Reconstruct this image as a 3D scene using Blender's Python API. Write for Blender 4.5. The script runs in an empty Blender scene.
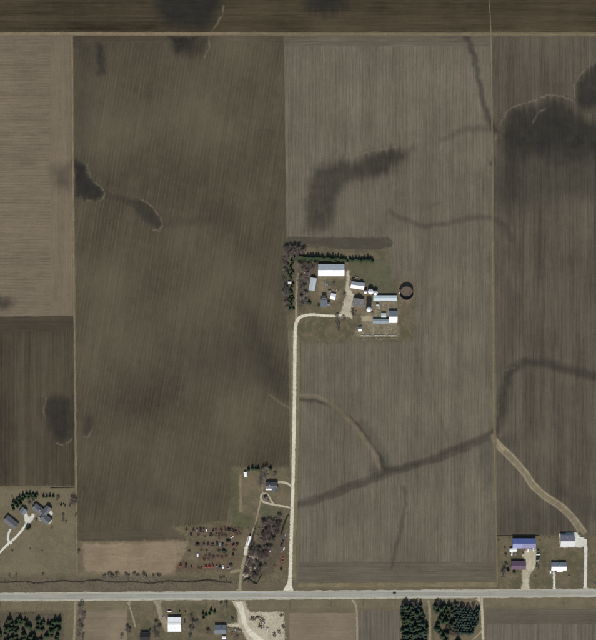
import bpy, bmesh, math, random
import numpy as np
from mathutils import Vector, Matrix, Euler

rnd = random.Random(7)
S = 1.4                     # metres per map unit (one photo pixel on the ground)
R = math.radians
def P(px, py, z=0.0): return Vector(((px - 298.0) * S, (320.0 - py) * S, z))

# ------------------------------------------------------------------ camera, sky, sun, exposure
scene = bpy.context.scene
C = scene.collection
CAM_H = 2400.0
cd = bpy.data.cameras.new('camera'); cam = bpy.data.objects.new('camera', cd); C.objects.link(cam)
cam.location = (0, 0, CAM_H); cam.rotation_euler = (0, 0, 0)
cd.sensor_fit = 'VERTICAL'; cd.angle = 2 * math.atan(448.0 / CAM_H)
cd.clip_start = 10; cd.clip_end = 30000
scene.camera = cam
SUN_EL, SUN_AZ = R(43), R(183)        # azimuth clockwise from north (up in the picture)
w = bpy.data.worlds.new('World'); scene.world = w; w.use_nodes = True
nt = w.node_tree; nt.nodes.clear()
sk = nt.nodes.new('ShaderNodeTexSky'); sk.sky_type = 'NISHITA'; sk.sun_disc = False
sk.sun_elevation = SUN_EL; sk.sun_rotation = SUN_AZ
bg = nt.nodes.new('ShaderNodeBackground'); bg.inputs[1].default_value = 0.10
wo = nt.nodes.new('ShaderNodeOutputWorld')
nt.links.new(sk.outputs[0], bg.inputs[0]); nt.links.new(bg.outputs[0], wo.inputs[0])
sl = bpy.data.lights.new('sun', 'SUN'); sl.energy = 4.0; sl.angle = R(0.53); sl.color = (1, 0.975, 0.93)
so = bpy.data.objects.new('sun', sl); C.objects.link(so)
sd = Vector((math.sin(SUN_AZ) * math.cos(SUN_EL), math.cos(SUN_AZ) * math.cos(SUN_EL), math.sin(SUN_EL)))
so.rotation_euler = sd.to_track_quat('Z', 'Y').to_euler(); so.location = sd * 800
vs = scene.view_settings
vs.view_transform = 'Standard'; vs.look = 'None'; vs.exposure = 0; vs.gamma = 1; vs.use_curve_mapping = False

# ------------------------------------------------------------------ materials
def lin(c): return c / 12.92 if c <= 0.04045 else ((c + 0.055) / 1.055) ** 2.4
KL = 1.06                   # light arriving on flat ground: turns a colour seen in daylight into a base colour
def A(r, g, b, k=KL): return (min(.85, lin(r / 255) / k), min(.85, lin(g / 255) / k), min(.85, lin(b / 255) / k), 1)

class NT:
    def __init__(s, name, rough=0.9, spec=0.15):
        s.m = bpy.data.materials.new(name); s.m.use_nodes = True
        s.n = s.m.node_tree.nodes; s.l = s.m.node_tree.links
        s.b = s.n['Principled BSDF']
        s.b.inputs['Roughness'].default_value = rough
        s.b.inputs['Specular IOR Level'].default_value = spec
    def put(s, sock, v):
        if hasattr(v, 'is_linked'): s.l.new(v, sock)
        elif v is not None: sock.default_value = v[:3] if sock.type == 'VECTOR' else v
    def math(s, op, a, b=None, c=None, clamp=False):
        n = s.n.new('ShaderNodeMath'); n.operation = op; n.use_clamp = clamp
        for i, v in enumerate((a, b, c)): s.put(n.inputs[i], v)
        return n.outputs[0]
    def pos(s):
        return s.n.new('ShaderNodeNewGeometry').outputs['Position']
    def obj(s):
        return s.n.new('ShaderNodeTexCoord').outputs['Object']
    def map(s, v, scale=(1, 1, 1), rotz=0, loc=(0, 0, 0)):
        n = s.n.new('ShaderNodeVectorRotate'); n.rotation_type = 'Z_AXIS'
        s.put(n.inputs['Vector'], v); n.inputs['Angle'].default_value = rotz
        q = s.n.new('ShaderNodeVectorMath'); q.operation = 'MULTIPLY_ADD'
        s.l.new(n.outputs[0], q.inputs[0]); q.inputs[1].default_value = scale; q.inputs[2].default_value = loc
        return q.outputs[0]
    def noise(s, v, scale=1.0, detail=2.0, rough=0.5, dist=0.0):
        n = s.n.new('ShaderNodeTexNoise'); s.put(n.inputs['Vector'], v)
        n.inputs['Scale'].default_value = scale; n.inputs['Detail'].default_value = detail
        n.inputs['Roughness'].default_value = rough; n.inputs['Distortion'].default_value = dist
        return n.outputs[0]
    def mix(s, f, a, b, blend='MIX'):
        n = s.n.new('ShaderNodeMix'); n.data_type = 'RGBA'; n.blend_type = blend
        s.put(n.inputs[0], f); s.put(n.inputs[6], a); s.put(n.inputs[7], b)
        return n.outputs[2]
    def ramp(s, f, lo, hi):
        n = s.n.new('ShaderNodeMapRange'); n.interpolation_type = 'SMOOTHSTEP'
        s.put(n.inputs[0], f); n.inputs[1].default_value = lo; n.inputs[2].default_value = hi
        return n.outputs[0]
    def scale(s, col, f):
        n = s.n.new('ShaderNodeVectorMath'); n.operation = 'SCALE'
        s.put(n.inputs[0], col); s.put(n.inputs[3], f); return n.outputs[0]
    def out(s, col, bump=None, bs=0.3, bd=0.2):
        s.put(s.b.inputs['Base Color'], col)
        if bump is not None:
            n = s.n.new('ShaderNodeBump'); n.inputs['Strength'].default_value = bs; n.inputs['Distance'].default_value = bd
            s.l.new(bump, n.inputs['Height']); s.l.new(n.outputs[0], s.b.inputs['Normal'])
        return s.m

def m_field(name, base, ang, fine=.5, mid=.5, broad=.3, mott=.5, lines=0.0, period=5.0, lcol=None, wetc=None, dryc=None, grn=None, green=0.0):
    """crop field: rows along ang (0 = rows run up the map), soil colour attributes wet / dry / crust / tone"""
    t = NT(name, 0.95, 0.08); p = t.pos()
    wv = t.noise(t.map(p, (.02, .02, .02)), 1, 2)
    n1 = t.noise(t.map(p, (.85, .030, 0), ang), 1, 2, .6)
    n2 = t.noise(t.map(p, (.22, .006, 0), ang, (7, 3, 0)), 1, 1.5, .6)
    n3 = t.noise(t.map(p, (.055, .0025, 0), ang, (17, 9, 0)), 1, 1)
    n4 = t.noise(p, .014, 3, .55)
    n5 = t.noise(p, .55, 3, .7)
    n6 = t.noise(p, .09, 3, .6)
    v = t.math('MULTIPLY_ADD', t.math('SUBTRACT', n1, .5), fine, 1.0)
    for n, a in ((n2, mid), (n3, broad), (n4, mott), (n5, .65), (n6, .30), (t.noise(p, 1.4, 2, .7), .5)):
        v = t.math('MULTIPLY_ADD', t.math('SUBTRACT', n, .5), a, v)
    at = t.n.new('ShaderNodeAttribute'); at.attribute_name = 'soil'
    sep = t.n.new('ShaderNodeSeparateColor'); t.l.new(at.outputs['Color'], sep.inputs[0])
    wet, dry, crust, tone = sep.outputs[0], sep.outputs[1], sep.outputs[2], at.outputs['Alpha']
    v = t.math('MULTIPLY_ADD', t.math('SUBTRACT', tone, .5), 1.0, v)
    col = t.scale(base, v)
    if grn is not None:
        col = t.mix(t.math('MULTIPLY', t.ramp(t.noise(p, .02, 4, .6), .45, .7), green), col, grn)
    if lines:
        u = t.n.new('ShaderNodeSeparateXYZ'); t.l.new(t.map(p, (1, 1, 1), ang), u.inputs[0])
        uu = t.math('MULTIPLY_ADD', t.noise(p, .015, 2), 3.0, u.outputs[0])
        s_ = t.math('SINE', t.math('MULTIPLY', uu, 2 * math.pi / period))
        br = t.ramp(t.noise(t.map(p, (.12, .03, 0), ang, (3, 1, 0)), 1, 4, .75), .30, .72)
        col = t.mix(t.math('MULTIPLY', t.math('MULTIPLY', t.ramp(s_, .4, .95), br), lines), col, lcol)
    wn = t.math('MULTIPLY_ADD', t.math('SUBTRACT', t.noise(p, .06, 4, .65), .5), .7, 1.0)
    wf = t.math('MULTIPLY', wet, wn, clamp=True)
    wcol = t.scale(wetc or A(40, 37, 34), t.math('MULTIPLY_ADD', t.math('SUBTRACT', n1, .5), .5, t.math('MULTIPLY_ADD', t.math('SUBTRACT', n6, .5), .6, 1.0)))
    col = t.mix(wf, col, wcol)
    dn = t.math('MULTIPLY_ADD', t.math('SUBTRACT', t.noise(p, .13, 4, .75), .5), 2.0, 1.0)
    col = t.mix(t.math('MULTIPLY', dry, dn, clamp=True), col, dryc or A(139, 124, 98))
    cn = t.ramp(t.noise(p, .12, 3, .7), .35, .6)
    col = t.mix(t.math('MULTIPLY', crust, cn, clamp=True), col, A(122, 110, 92))
    return t.out(col, t.math('MULTIPLY_ADD', n1, .6, n5), .35, .25)

def m_mottle(name, c1, c2, c3, s1=.05, s2=.6, ang=0, stretch=1.0, grain=.5, f3=.6, bs=.3):
    t = NT(name, .95, .08); p = t.pos()
    q = t.map(p, (1, stretch, 1), ang)
    a = t.noise(p, s1, 4, .6); b = t.noise(q, s1 * 3.1, 4, .65); g = t.noise(q, s2, 3, .7)
    col = t.mix(t.ramp(a, .38, .62), c1, c2)
    col = t.mix(t.math('MULTIPLY', t.ramp(b, .48, .72), f3), col, c3)
    f = t.noise(p, 1.3, 2, .7)
    col = t.scale(col, t.math('MULTIPLY_ADD', t.math('SUBTRACT', g, .5), grain, t.math('MULTIPLY_ADD', t.math('SUBTRACT', f, .5), .35, 1.0)))
    at = t.n.new('ShaderNodeAttribute'); at.attribute_name = 'cover'       # patchy growth at the rim of a ground patch
    e = t.math('MULTIPLY_ADD', t.math('SUBTRACT', t.noise(p, .3, 3, .7), .5), 1.3, at.outputs['Fac'])
    th = t.ramp(t.noise(p, 1.5, 1, .5), .25, .75)
    t.l.new(t.math('GREATER_THAN', e, t.math('MULTIPLY_ADD', th, .9, .05)), t.b.inputs['Alpha'])
    mid = t.noise(p, .28, 3, .6); col = t.scale(col, t.math('MULTIPLY_ADD', t.math('SUBTRACT', mid, .5), .4, 1.0))
    return t.out(col, g, bs, .2)

def m_solid(name, c, var=.25, sc=.5, rough=.8, spec=.2, metal=0.0, c2=None):
    t = NT(name, rough, spec); t.b.inputs['Metallic'].default_value = metal
    o = t.obj(); n = t.noise(o, sc, 3, .65)
    col = t.scale(c, t.math('MULTIPLY_ADD', t.math('SUBTRACT', n, .5), var * 2, 1.0))
    if c2: col = t.mix(t.ramp(t.noise(o, sc * .6, 4, .7), .52, .68), col, c2)
    return t.out(col)

def m_roof(name, c, c2=None, var=.2, rib=True, rough=.55, spec=.3, amt=.6):
    t = NT(name, rough, spec); o = t.obj()
    n = t.noise(t.map(o, (.7, .12, .12)), 1, 3, .65)          # streaks down the slope
    g = t.noise(o, .9, 3, .7)
    col = t.scale(c, t.math('MULTIPLY_ADD', t.math('SUBTRACT', n, .5), var * 1.6, t.math('MULTIPLY_ADD', t.math('SUBTRACT', g, .5), var, 1.0)))
    if c2: col = t.mix(t.math('MULTIPLY', t.ramp(t.noise(o, .35, 4, .7), .5, .66), amt), col, c2)
    sx = t.n.new('ShaderNodeSeparateXYZ'); t.l.new(o, sx.inputs[0])
    h = t.math('SINE', t.math('MULTIPLY', sx.outputs[0], 12.0)) if rib else g
    return t.out(col, h, .25, .05)

M = {}
M['ground'] = None
def m_ground():
    t = NT('prairie_ground', .95, .08); p = t.pos()
    a = t.noise(p, .03, 5, .6); b = t.noise(p, .12, 4, .65); g = t.noise(p, .7, 3, .7)
    col = t.mix(t.ramp(a, .35, .65), A(108, 98, 76), A(98, 88, 70))
    col = t.mix(t.math('MULTIPLY', t.ramp(b, .5, .7), .6), col, A(122, 108, 82))
    # beyond the built area the land goes on as a quilt of fields
    bk = t.n.new('ShaderNodeTexBrick'); t.put(bk.inputs['Vector'], t.map(p, (1, 1, 0), 0, (37, 61, 0)))
    bk.inputs['Scale'].default_value = .0025; bk.inputs['Mortar Size'].default_value = .01
    bk.inputs['Color1'].default_value = A(92, 82, 68); bk.inputs['Color2'].default_value = A(110, 99, 82); bk.inputs['Mortar'].default_value = A(130, 120, 96)
    row = t.noise(t.map(p, (.2, .006, 0)), 1, 2)
    far = t.scale(bk.outputs[0], t.math('MULTIPLY_ADD', t.math('SUBTRACT', row, .5), .6, 1.0))
    sx = t.n.new('ShaderNodeSeparateXYZ'); t.l.new(p, sx.inputs[0])
    mx = t.math('MAXIMUM', t.math('ABSOLUTE', sx.outputs[0]), t.math('ABSOLUTE', sx.outputs[1]))
    col = t.mix(t.ramp(mx, 600, 640), col, far)
    col = t.scale(col, t.math('MULTIPLY_ADD', t.math('SUBTRACT', g, .5), .5, 1.0))
    return t.out(col, g, .3, .2)
M['ground'] = m_ground()
WD = A(74, 68, 54)
M['f_top'] = m_field('soil_top', A(66, 58, 43), R(90), .9, .9, .8, 1.0, wetc=A(40, 39, 36), lines=.25, period=5, lcol=A(90, 80, 62))
M['f_stub_h'] = m_field('stubble_horizontal', A(113, 101, 83), R(90), .7, .35, .2, .35, wetc=A(58, 52, 45), lines=.45, period=4.3, lcol=A(82, 72, 59))
M['f_stub_v'] = m_field('stubble_vertical', A(112, 100, 82), 0, .5, .35, .2, .3, wetc=A(58, 52, 45), lines=.2, period=4.3, lcol=A(88, 78, 64))
M['f_dark_v'] = m_field('soil_dark_vertical', A(75, 67, 53), 0, .7, .7, .8, .6, wetc=A(44, 41, 37), lines=.3, period=5.5, lcol=A(100, 91, 73))
M['f_dark_h'] = m_field('soil_dark_horizontal', A(73, 65, 52), R(90), .6, .6, .4, .4, wetc=A(48, 44, 40))
M['f_mid'] = m_field('soil_slanted_rows', A(79, 72, 57), R(9), .6, .4, .3, .7, lines=.36, period=4.9, lcol=A(108, 98, 79), wetc=A(44, 42, 38))
M['f_mid_h'] = m_field('soil_slanted_rows_headland', A(79, 71, 57), R(90), .5, .4, .3, .6, wetc=A(38, 36, 33))
M['f_east'] = m_field('stubble_grey', A(103, 95, 80), R(.3), .9, .5, .45, .45, wetc=A(50, 47, 41), grn=A(92, 88, 71), green=.35, lines=.5, period=4.7, lcol=A(76, 70, 60))
M['f_east_h'] = m_field('stubble_grey_headland', A(96, 88, 74), R(90), .8, .5, .4, .4, wetc=A(49, 48, 44), lines=.4, period=5, lcol=A(72, 66, 56))
M['f_right'] = m_field('soil_grey_right', A(86, 79, 66), R(.2), .8, .7, .8, .6, wetc=A(44, 42, 38), dryc=A(168, 152, 121), lines=.45, period=5.0, lcol=A(62, 57, 48))
M['f_south'] = m_field('soil_south', A(98, 91, 78), 0, .6, .8, .5, .3, lines=.4, period=5.2, lcol=A(126, 117, 101))
M['f_south_h'] = m_field('soil_south_headland', A(92, 84, 71), R(90), .5, .5, .4, .3)
M['f_tan'] = m_field('dry_field_tan', A(121, 108, 88), R(90), .4, .3, .3, .4)
M['hay'] = m_mottle('hay_ground', A(135, 119, 95), A(124, 109, 87), A(144, 128, 104), .03, .5, R(90), .12, .5)
M['lawn'] = m_mottle('dormant_lawn', A(112, 103, 80), A(104, 95, 74), A(119, 108, 84), .03, .7, 0, 1, .5)
M['grass_yard'] = m_mottle('farm_yard_grass', A(104, 94, 73), A(88, 83, 63), A(119, 105, 83), .04, .7, 0, 1, .6, .8)
M['grass_green'] = m_mottle('green_grass', A(93, 90, 69), A(87, 84, 65), A(101, 95, 74), .05, .8, 0, 1, .5)
M['grass_lush'] = m_mottle('lush_grass', A(89, 87, 63), A(82, 81, 58), A(98, 94, 70), .06, .8, 0, 1, .5)
M['junk_ground'] = m_mottle('junk_yard_ground', A(109, 98, 77), A(94, 88, 67), A(119, 103, 82), .05, .8, 0, 1, .6, .8)
M['worn'] = m_mottle('worn_yard_soil', A(122, 109, 86), A(106, 95, 75), A(138, 125, 101), .07, .9, 0, 1, .7, .8)
M['rusty_soil'] = m_mottle('rust_stained_soil', A(104, 88, 70), A(92, 80, 63), A(116, 92, 76), .12, .9, 0, 1, .9, .8)
M['weed'] = m_solid('dead_weeds', (.095, .08, .055, 1), .3, .3)
M['brush_soil'] = m_mottle('leaf_litter', A(92, 83, 68), A(84, 76, 62), A(102, 92, 74), .07, .8, 0, 1, .6)
M['dry_grass'] = m_mottle('dry_verge_grass', A(122, 110, 84), A(110, 100, 76), A(134, 120, 92), .05, .7, R(90), .15, .5)
M['verge_brown'] = m_mottle('ditch_grass_brown', A(103, 93, 76), A(96, 86, 70), A(112, 101, 82), .04, .7, R(90), .2, .5)
M['bare_strip'] = m_mottle('bare_soil_strip', A(128, 114, 90), A(118, 104, 82), A(136, 122, 98), .06, .7, 0, .2, .45)
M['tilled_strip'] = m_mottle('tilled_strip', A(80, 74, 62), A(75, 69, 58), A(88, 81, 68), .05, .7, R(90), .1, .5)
M['lot'] = m_mottle('feedlot_surface', A(124, 115, 93), A(112, 103, 82), A(150, 140, 115), .09, 1.0, 0, 1, .8, .8)
M['concrete'] = m_mottle('concrete_pad', A(160, 149, 122), A(148, 136, 110), A(172, 162, 138), .08, .9, 0, 1, .35)
M['gravel'] = m_mottle('limestone_gravel', A(208, 200, 177), A(196, 188, 164), A(216, 209, 189), .06, .9, 0, 1, .4)
M['gravel_dull'] = m_mottle('dull_gravel', A(180, 170, 145), A(166, 156, 131), A(194, 185, 162), .06, .9, 0, 1, .45)
M['gravel_faint'] = m_mottle('worn_track', A(146, 134, 109), A(132, 121, 98), A(160, 148, 123), .07, .9, 0, 1, .5)
M['white_gravel'] = m_mottle('white_gravel', A(205, 202, 186), A(193, 190, 174), A(214, 211, 197), .06, .9, 0, 1, .3)
M['shoulder'] = m_mottle('road_shoulder', A(174, 167, 146), A(160, 153, 133), A(184, 178, 158), .05, .9, R(90), .1, .45)
def m_asphalt():
    t = NT('weathered_asphalt', .9, .15); p = t.pos()
    a = t.noise(t.map(p, (1.1, .012, 1), R(90.4)), 1, 2, .6); b = t.noise(p, .05, 4, .6); g = t.noise(p, .9, 3, .7)
    c = t.noise(t.map(p, (.5, .01, 1), R(.4)), 1, 2)
    v = 1.0
    for n, k in ((a, .9), (b, .3), (g, .35), (c, .2)): v = t.math('MULTIPLY_ADD', t.math('SUBTRACT', n, .5), k, v)
    return t.out(t.scale(A(149, 147, 134), v))
M['asphalt'] = m_asphalt()
M['paint_y'] = m_solid('road_paint_yellow', (.5, .36, .06, 1), .2, 2)
M['paint_w'] = m_solid('road_paint_white', (.7, .7, .66, 1), .2, 2)
M['shaded_mud'] = m_mottle('ditch_mud_shaded', A(58, 50, 42), A(50, 44, 38), A(68, 60, 50), .1, .9)  # ditch mud with the bank's shadow painted into its dark colour
M['bank'] = m_mottle('ditch_bank', A(104, 88, 68), A(94, 80, 62), A(114, 98, 74), .08, .9)
M['conifer'] = m_solid('conifer_needles', (.042, .060, .030, 1), .45, .5, .85, .1, c2=(.030, .044, .026, 1))
M['conifer_b'] = m_solid('conifer_needles_blue', (.042, .062, .046, 1), .4, .5, .85, .1)
M['bark'] = m_solid('bark', (.085, .066, .052, 1), .3, 1.5)
M['twig'] = m_solid('bare_twigs', (.20, .165, .135, 1), .3, .4)
M['twig_p'] = m_solid('bare_twigs_reddish', (.215, .165, .145, 1), .3, .4)
M['twig_g'] = m_solid('bare_twigs_grey', (.25, .22, .185, 1), .3, .4)
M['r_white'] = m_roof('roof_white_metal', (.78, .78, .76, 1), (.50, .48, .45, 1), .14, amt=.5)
M['r_grey'] = m_roof('roof_galvanised_and_shade', (.42, .45, .46, 1), (.30, .33, .34, 1), .2)  # galvanised grey; also paints the north-slope shade of white roofs
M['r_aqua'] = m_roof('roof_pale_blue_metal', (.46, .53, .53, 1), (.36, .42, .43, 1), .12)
M['r_slate'] = m_roof('roof_blue_grey_and_shade', (.21, .24, .26, 1), (.27, .30, .31, 1), .2)  # blue-grey roofing; doubles as painted shade on white roofs' north slopes
M['r_shingle'] = m_roof('roof_shingle_grey', (.115, .118, .118, 1), (.15, .15, .145, 1), .2, False, .9, .1)
M['r_shingle_b'] = m_roof('roof_shingle_blue', (.15, .165, .18, 1), (.11, .12, .13, 1), .2, False, .9, .1)
M['r_blue'] = m_roof('roof_blue_metal', (.10, .13, .31, 1), (.12, .14, .30, 1), .1)
M['r_lav'] = m_roof('roof_lavender_metal_sunlit', (.205, .22, .37, 1), None, .08)  # south panel of the blue roof, sunlit paleness put into the colour
M['r_laveast'] = m_roof('roof_violet_metal_sunlit', (.165, .16, .27, 1), None, .08)  # second south panel metal, sunlit tone included in the colour
M['r_purple'] = m_roof('roof_purple_shingle', (.135, .088, .12, 1), (.11, .075, .09, 1), .15, False, .9, .1)
M['r_pale_shade'] = m_roof('roof_pale_shaded', (.19, .18, .21, 1), None, .1)  # workshop's pale roof with north-slope shade mixed into the colour
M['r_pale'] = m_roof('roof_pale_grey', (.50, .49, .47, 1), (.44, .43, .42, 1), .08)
M['r_black'] = m_roof('roof_black_shingle', (.03, .03, .032, 1), None, .2, False, .9, .1)
M['r_barn'] = m_roof('roof_old_barn', (.16, .15, .135, 1), (.26, .28, .29, 1), .35)
M['w_white'] = m_solid('wall_white', (.72, .72, .69, 1), .08, .6)
M['w_grey'] = m_solid('wall_grey_metal', (.38, .39, .39, 1), .12, .6)
M['w_red'] = m_solid('wall_barn_red', (.20, .06, .045, 1), .2, .6)
M['w_brown'] = m_solid('wall_brown', (.16, .11, .08, 1), .2, .6)
M['w_blue'] = m_solid('wall_blue', (.30, .34, .45, 1), .1, .6)
M['w_brick'] = m_solid('wall_brick', (.26, .17, .13, 1), .2, 1.2)
M['stave'] = m_solid('silo_staves', (.42, .40, .36, 1), .2, .5)
M['steel'] = m_solid('galvanised_steel', (.62, .63, .63, 1), .12, .4, .45, .4, .25)
M['dome'] = m_solid('silo_dome_white', (.70, .70, .68, 1), .12, .5, .5)
M['enamel'] = m_solid('tank_enamel_dark_blue', (.022, .027, .040, 1), .2, .4, .5, .3)
M['slurry'] = m_mottle('slurry_crust', A(104, 91, 80), A(98, 84, 76), A(110, 96, 74), .12, .9)
M['glass'] = m_solid('window_glass', (.03, .04, .05, 1), .1, 1, .1, .5)
M['door'] = m_solid('door_grey', (.35, .36, .36, 1), .1, 1)
M['door_w'] = m_solid('door_white', (.7, .7, .68, 1), .1, 1)
M['trim'] = m_solid('trim_white', (.75, .75, .73, 1), .08, 1)
M['wood'] = m_solid('weathered_wood', (.11, .085, .065, 1), .3, 1.5)
M['wood_pale'] = m_solid('pale_wood', (.42, .36, .27, 1), .3, 1.5)
M['conc_obj'] = m_solid('cast_concrete', (.46, .44, .38, 1), .2, 1)
M['rubber'] = m_solid('tyre_rubber', (.022, .022, .022, 1), .2, 2)
M['iron'] = m_solid('dark_iron', (.05, .046, .042, 1), .3, 1.5)
M['rust'] = m_solid('rusty_iron', (.13, .078, .055, 1), .35, 1.2)
M['c_red'] = m_solid('paint_red', (.33, .035, .03, 1), .3, 1, .5, .3, c2=(.22, .06, .045, 1))
M['c_darkred'] = m_solid('paint_faded_red', (.17, .062, .050, 1), .3, 1, .6)
M['c_green'] = m_solid('paint_dark_green', (.03, .065, .04, 1), .3, 1, .5)
M['c_white'] = m_solid('paint_white', (.78, .78, .76, 1), .08, 1, .4)
M['c_dark'] = m_solid('paint_black', (.03, .03, .034, 1), .2, 1, .35, .4)
M['c_grey'] = m_solid('paint_grey', (.25, .26, .27, 1), .2, 1, .4)
M['c_blue'] = m_solid('paint_blue', (.10, .14, .24, 1), .2, 1, .4)
M['c_yellow'] = m_solid('paint_yellow', (.50, .36, .07, 1), .2, 1, .5)
M['c_orange'] = m_solid('paint_orange_red', (.42, .10, .05, 1), .25, 1, .5)
M['lamp'] = m_solid('headlight', (.6, .6, .58, 1), .05, 1, .2)
M['rubble'] = m_solid('rubble_tan', (.34, .27, .19, 1), .4, 1.0)

# ------------------------------------------------------------------ object helpers
def link(o, parent=None):
    C.objects.link(o)
    if parent is not None: o.parent = parent
    return o
def tag(o, label=None, cat=None, group=None, kind=None):
    if label: o['label'] = label
    if cat: o['category'] = cat
    if group: o['group'] = group
    if kind: o['kind'] = kind
    return o
def thing(name, label, cat, loc, rz=0.0, group=None, sc=1.0):
    o = bpy.data.objects.new(name, None); o.empty_display_size = .5
    o.location = loc; o.rotation_euler = (0, 0, rz); o.scale = (sc, sc, sc) if not isinstance(sc, tuple) else sc
    link(o); return tag(o, label, cat, group)

class MB:
    def __init__(s): s.v = []; s.f = []
    def add(s, vs, fs):
        k = len(s.v); s.v += [tuple(q) for q in vs]; s.f += [tuple(i + k for i in f) for f in fs]; return s
    def box(s, x0, y0, z0, x1, y1, z1):
        return s.add([(x0, y0, z0), (x1, y0, z0), (x1, y1, z0), (x0, y1, z0), (x0, y0, z1), (x1, y0, z1), (x1, y1, z1), (x0, y1, z1)],
                     [(0, 3, 2, 1), (4, 5, 6, 7), (0, 1, 5, 4), (1, 2, 6, 5), (2, 3, 7, 6), (3, 0, 4, 7)])
    def bar(s, a, b, r0, r1=None, n=4):
        a = Vector(a); b = Vector(b); r1 = r0 if r1 is None else r1
        d = (b - a).normalized() if (b - a).length > 1e-6 else Vector((0, 0, 1))
        u = d.orthogonal().normalized(); v = d.cross(u)
        vs = [a + (u * math.cos(2 * math.pi * i / n) + v * math.sin(2 * math.pi * i / n)) * r0 for i in range(n)]
        vs += [b + (u * math.cos(2 * math.pi * i / n) + v * math.sin(2 * math.pi * i / n)) * r1 for i in range(n)]
        fs = [(i, (i + 1) % n, n + (i + 1) % n, n + i) for i in range(n)] + [tuple(range(n - 1, -1, -1)), tuple(range(n, 2 * n))]
        return s.add(vs, fs)
    def lathe(s, prof, n=24, cx=0, cy=0, axis='z', closed=False):
        vs = []; fs = []
        for (r, z) in prof:
            for i in range(n):
                a = 2 * math.pi * i / n; c, q = r * math.cos(a), r * math.sin(a)
                vs.append((cx + c, cy + q, z) if axis == 'z' else (c + cx, z + cy, q))
        for j in range(len(prof) - 1):
            for i in range(n):
                k = (i + 1) % n; f = (j * n + i, j * n + k, (j + 1) * n + k, (j + 1) * n + i)
                fs.append(f if axis == 'z' else f[::-1])
        if closed:
            fs.append(tuple(range(n))[::-1] if axis == 'z' else tuple(range(n)))
            t_ = tuple(range((len(prof) - 1) * n, len(prof) * n)); fs.append(t_ if axis == 'z' else t_[::-1])
        return s.add(vs, fs)
    def prism(s, poly, y0, y1):          # outline in x-z pushed along y
        n = len(poly)
        vs = [(x, y0, z) for x, z in poly] + [(x, y1, z) for x, z in poly]
        fs = [tuple(range(n)), tuple(range(2 * n - 1, n - 1, -1))] + [(i + 1 if i + 1 < n else 0, i, n + i, n + (i + 1) % n) for i in range(n)]
        return s.add(vs, fs)
    def mesh(s, name):
        me = bpy.data.meshes.new(name); me.from_pydata(s.v, [], s.f); me.update(); return me
    def build(s, name, mat, parent=None, loc=None):
        return mo(name, s.mesh(name), mat, parent, loc)
def mo(name, me, mat, parent=None, loc=None, rz=0, sc=None):
    o = bpy.data.objects.new(name, me); link(o, parent)
    if mat is not None:
        if not me.materials: me.materials.append(mat)
        elif me.materials[0] is not mat:
            o.material_slots[0].link = 'OBJECT'; o.material_slots[0].material = mat
    if loc is not None: o.location = loc
    if rz: o.rotation_euler = (0, 0, rz)
    if sc: o.scale = sc
    return o
MESH = {}
def cached(key, fn):
    if key not in MESH: MESH[key] = fn().mesh(key.split(':')[0])
    return MESH[key]

# ------------------------------------------------------------------ soil maps (moisture, residue, crust, tone)
rng = np.random.RandomState(3); TAB = rng.rand(8, 256, 256)
def vnoise(x, y, k):
    xi = np.floor(x).astype(int); yi = np.floor(y).astype(int); fx = x - xi; fy = y - yi
    fx = fx * fx * (3 - 2 * fx); fy = fy * fy * (3 - 2 * fy); T = TAB[k]
    a = T[xi & 255, yi & 255]; b = T[(xi + 1) & 255, yi & 255]; c = T[xi & 255, (yi + 1) & 255]; d = T[(xi + 1) & 255, (yi + 1) & 255]
    return (a * (1 - fx) + b * fx) * (1 - fy) + (c * (1 - fx) + d * fx) * fy
def fbm(x, y, k, o=3):
    s = 0; a = .5; t = 0
    for i in range(o): s = s + a * vnoise(x * 2 ** i + 13 * i, y * 2 ** i + 7 * i, (k + i) % 8); t += a; a *= .55
    return s / t
def sstep(a, b, x):
    t = np.clip((x - a) / (b - a), 0, 1); return t * t * (3 - 2 * t)
def dline(x, y, pts):
    d = np.full(x.shape, 1e9)
    for (ax, ay), (bx, by) in zip(pts, pts[1:]):
        vx, vy = bx - ax, by - ay; t = np.clip(((x - ax) * vx + (y - ay) * vy) / (vx * vx + vy * vy + 1e-9), 0, 1)
        d = np.minimum(d, np.hypot(x - ax - t * vx, y - ay - t * vy))
    return d
def dpoly(x, y, pts):
    ins = np.zeros(x.shape, bool); n = len(pts)
    for i in range(n):
        ax, ay = pts[i]; bx, by = pts[(i + 1) % n]
        if ay == by: continue
        c = ((ay > y) != (by > y)) & (x < (bx - ax) * (y - ay) / (by - ay) + ax); ins ^= c
    d = dline(x, y, list(pts) + [pts[0]]); return np.where(ins, -d, d)
def smooth_line(pts, k=6):
    out = []
    for i in range(len(pts) - 1):
        p0 = pts[max(i - 1, 0)]; p1 = pts[i]; p2 = pts[i + 1]; p3 = pts[min(i + 2, len(pts) - 1)]
        for j in range(k):
            t = j / k
            out.append(tuple(.5 * (2 * b + (c - a) * t + (2 * a - 5 * b + 4 * c - d) * t * t + (3 * b - a - 3 * c + d) * t ** 3) for a, b, c, d in zip(p0, p1, p2, p3)))
    out.append(tuple(pts[-1])); return out
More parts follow.
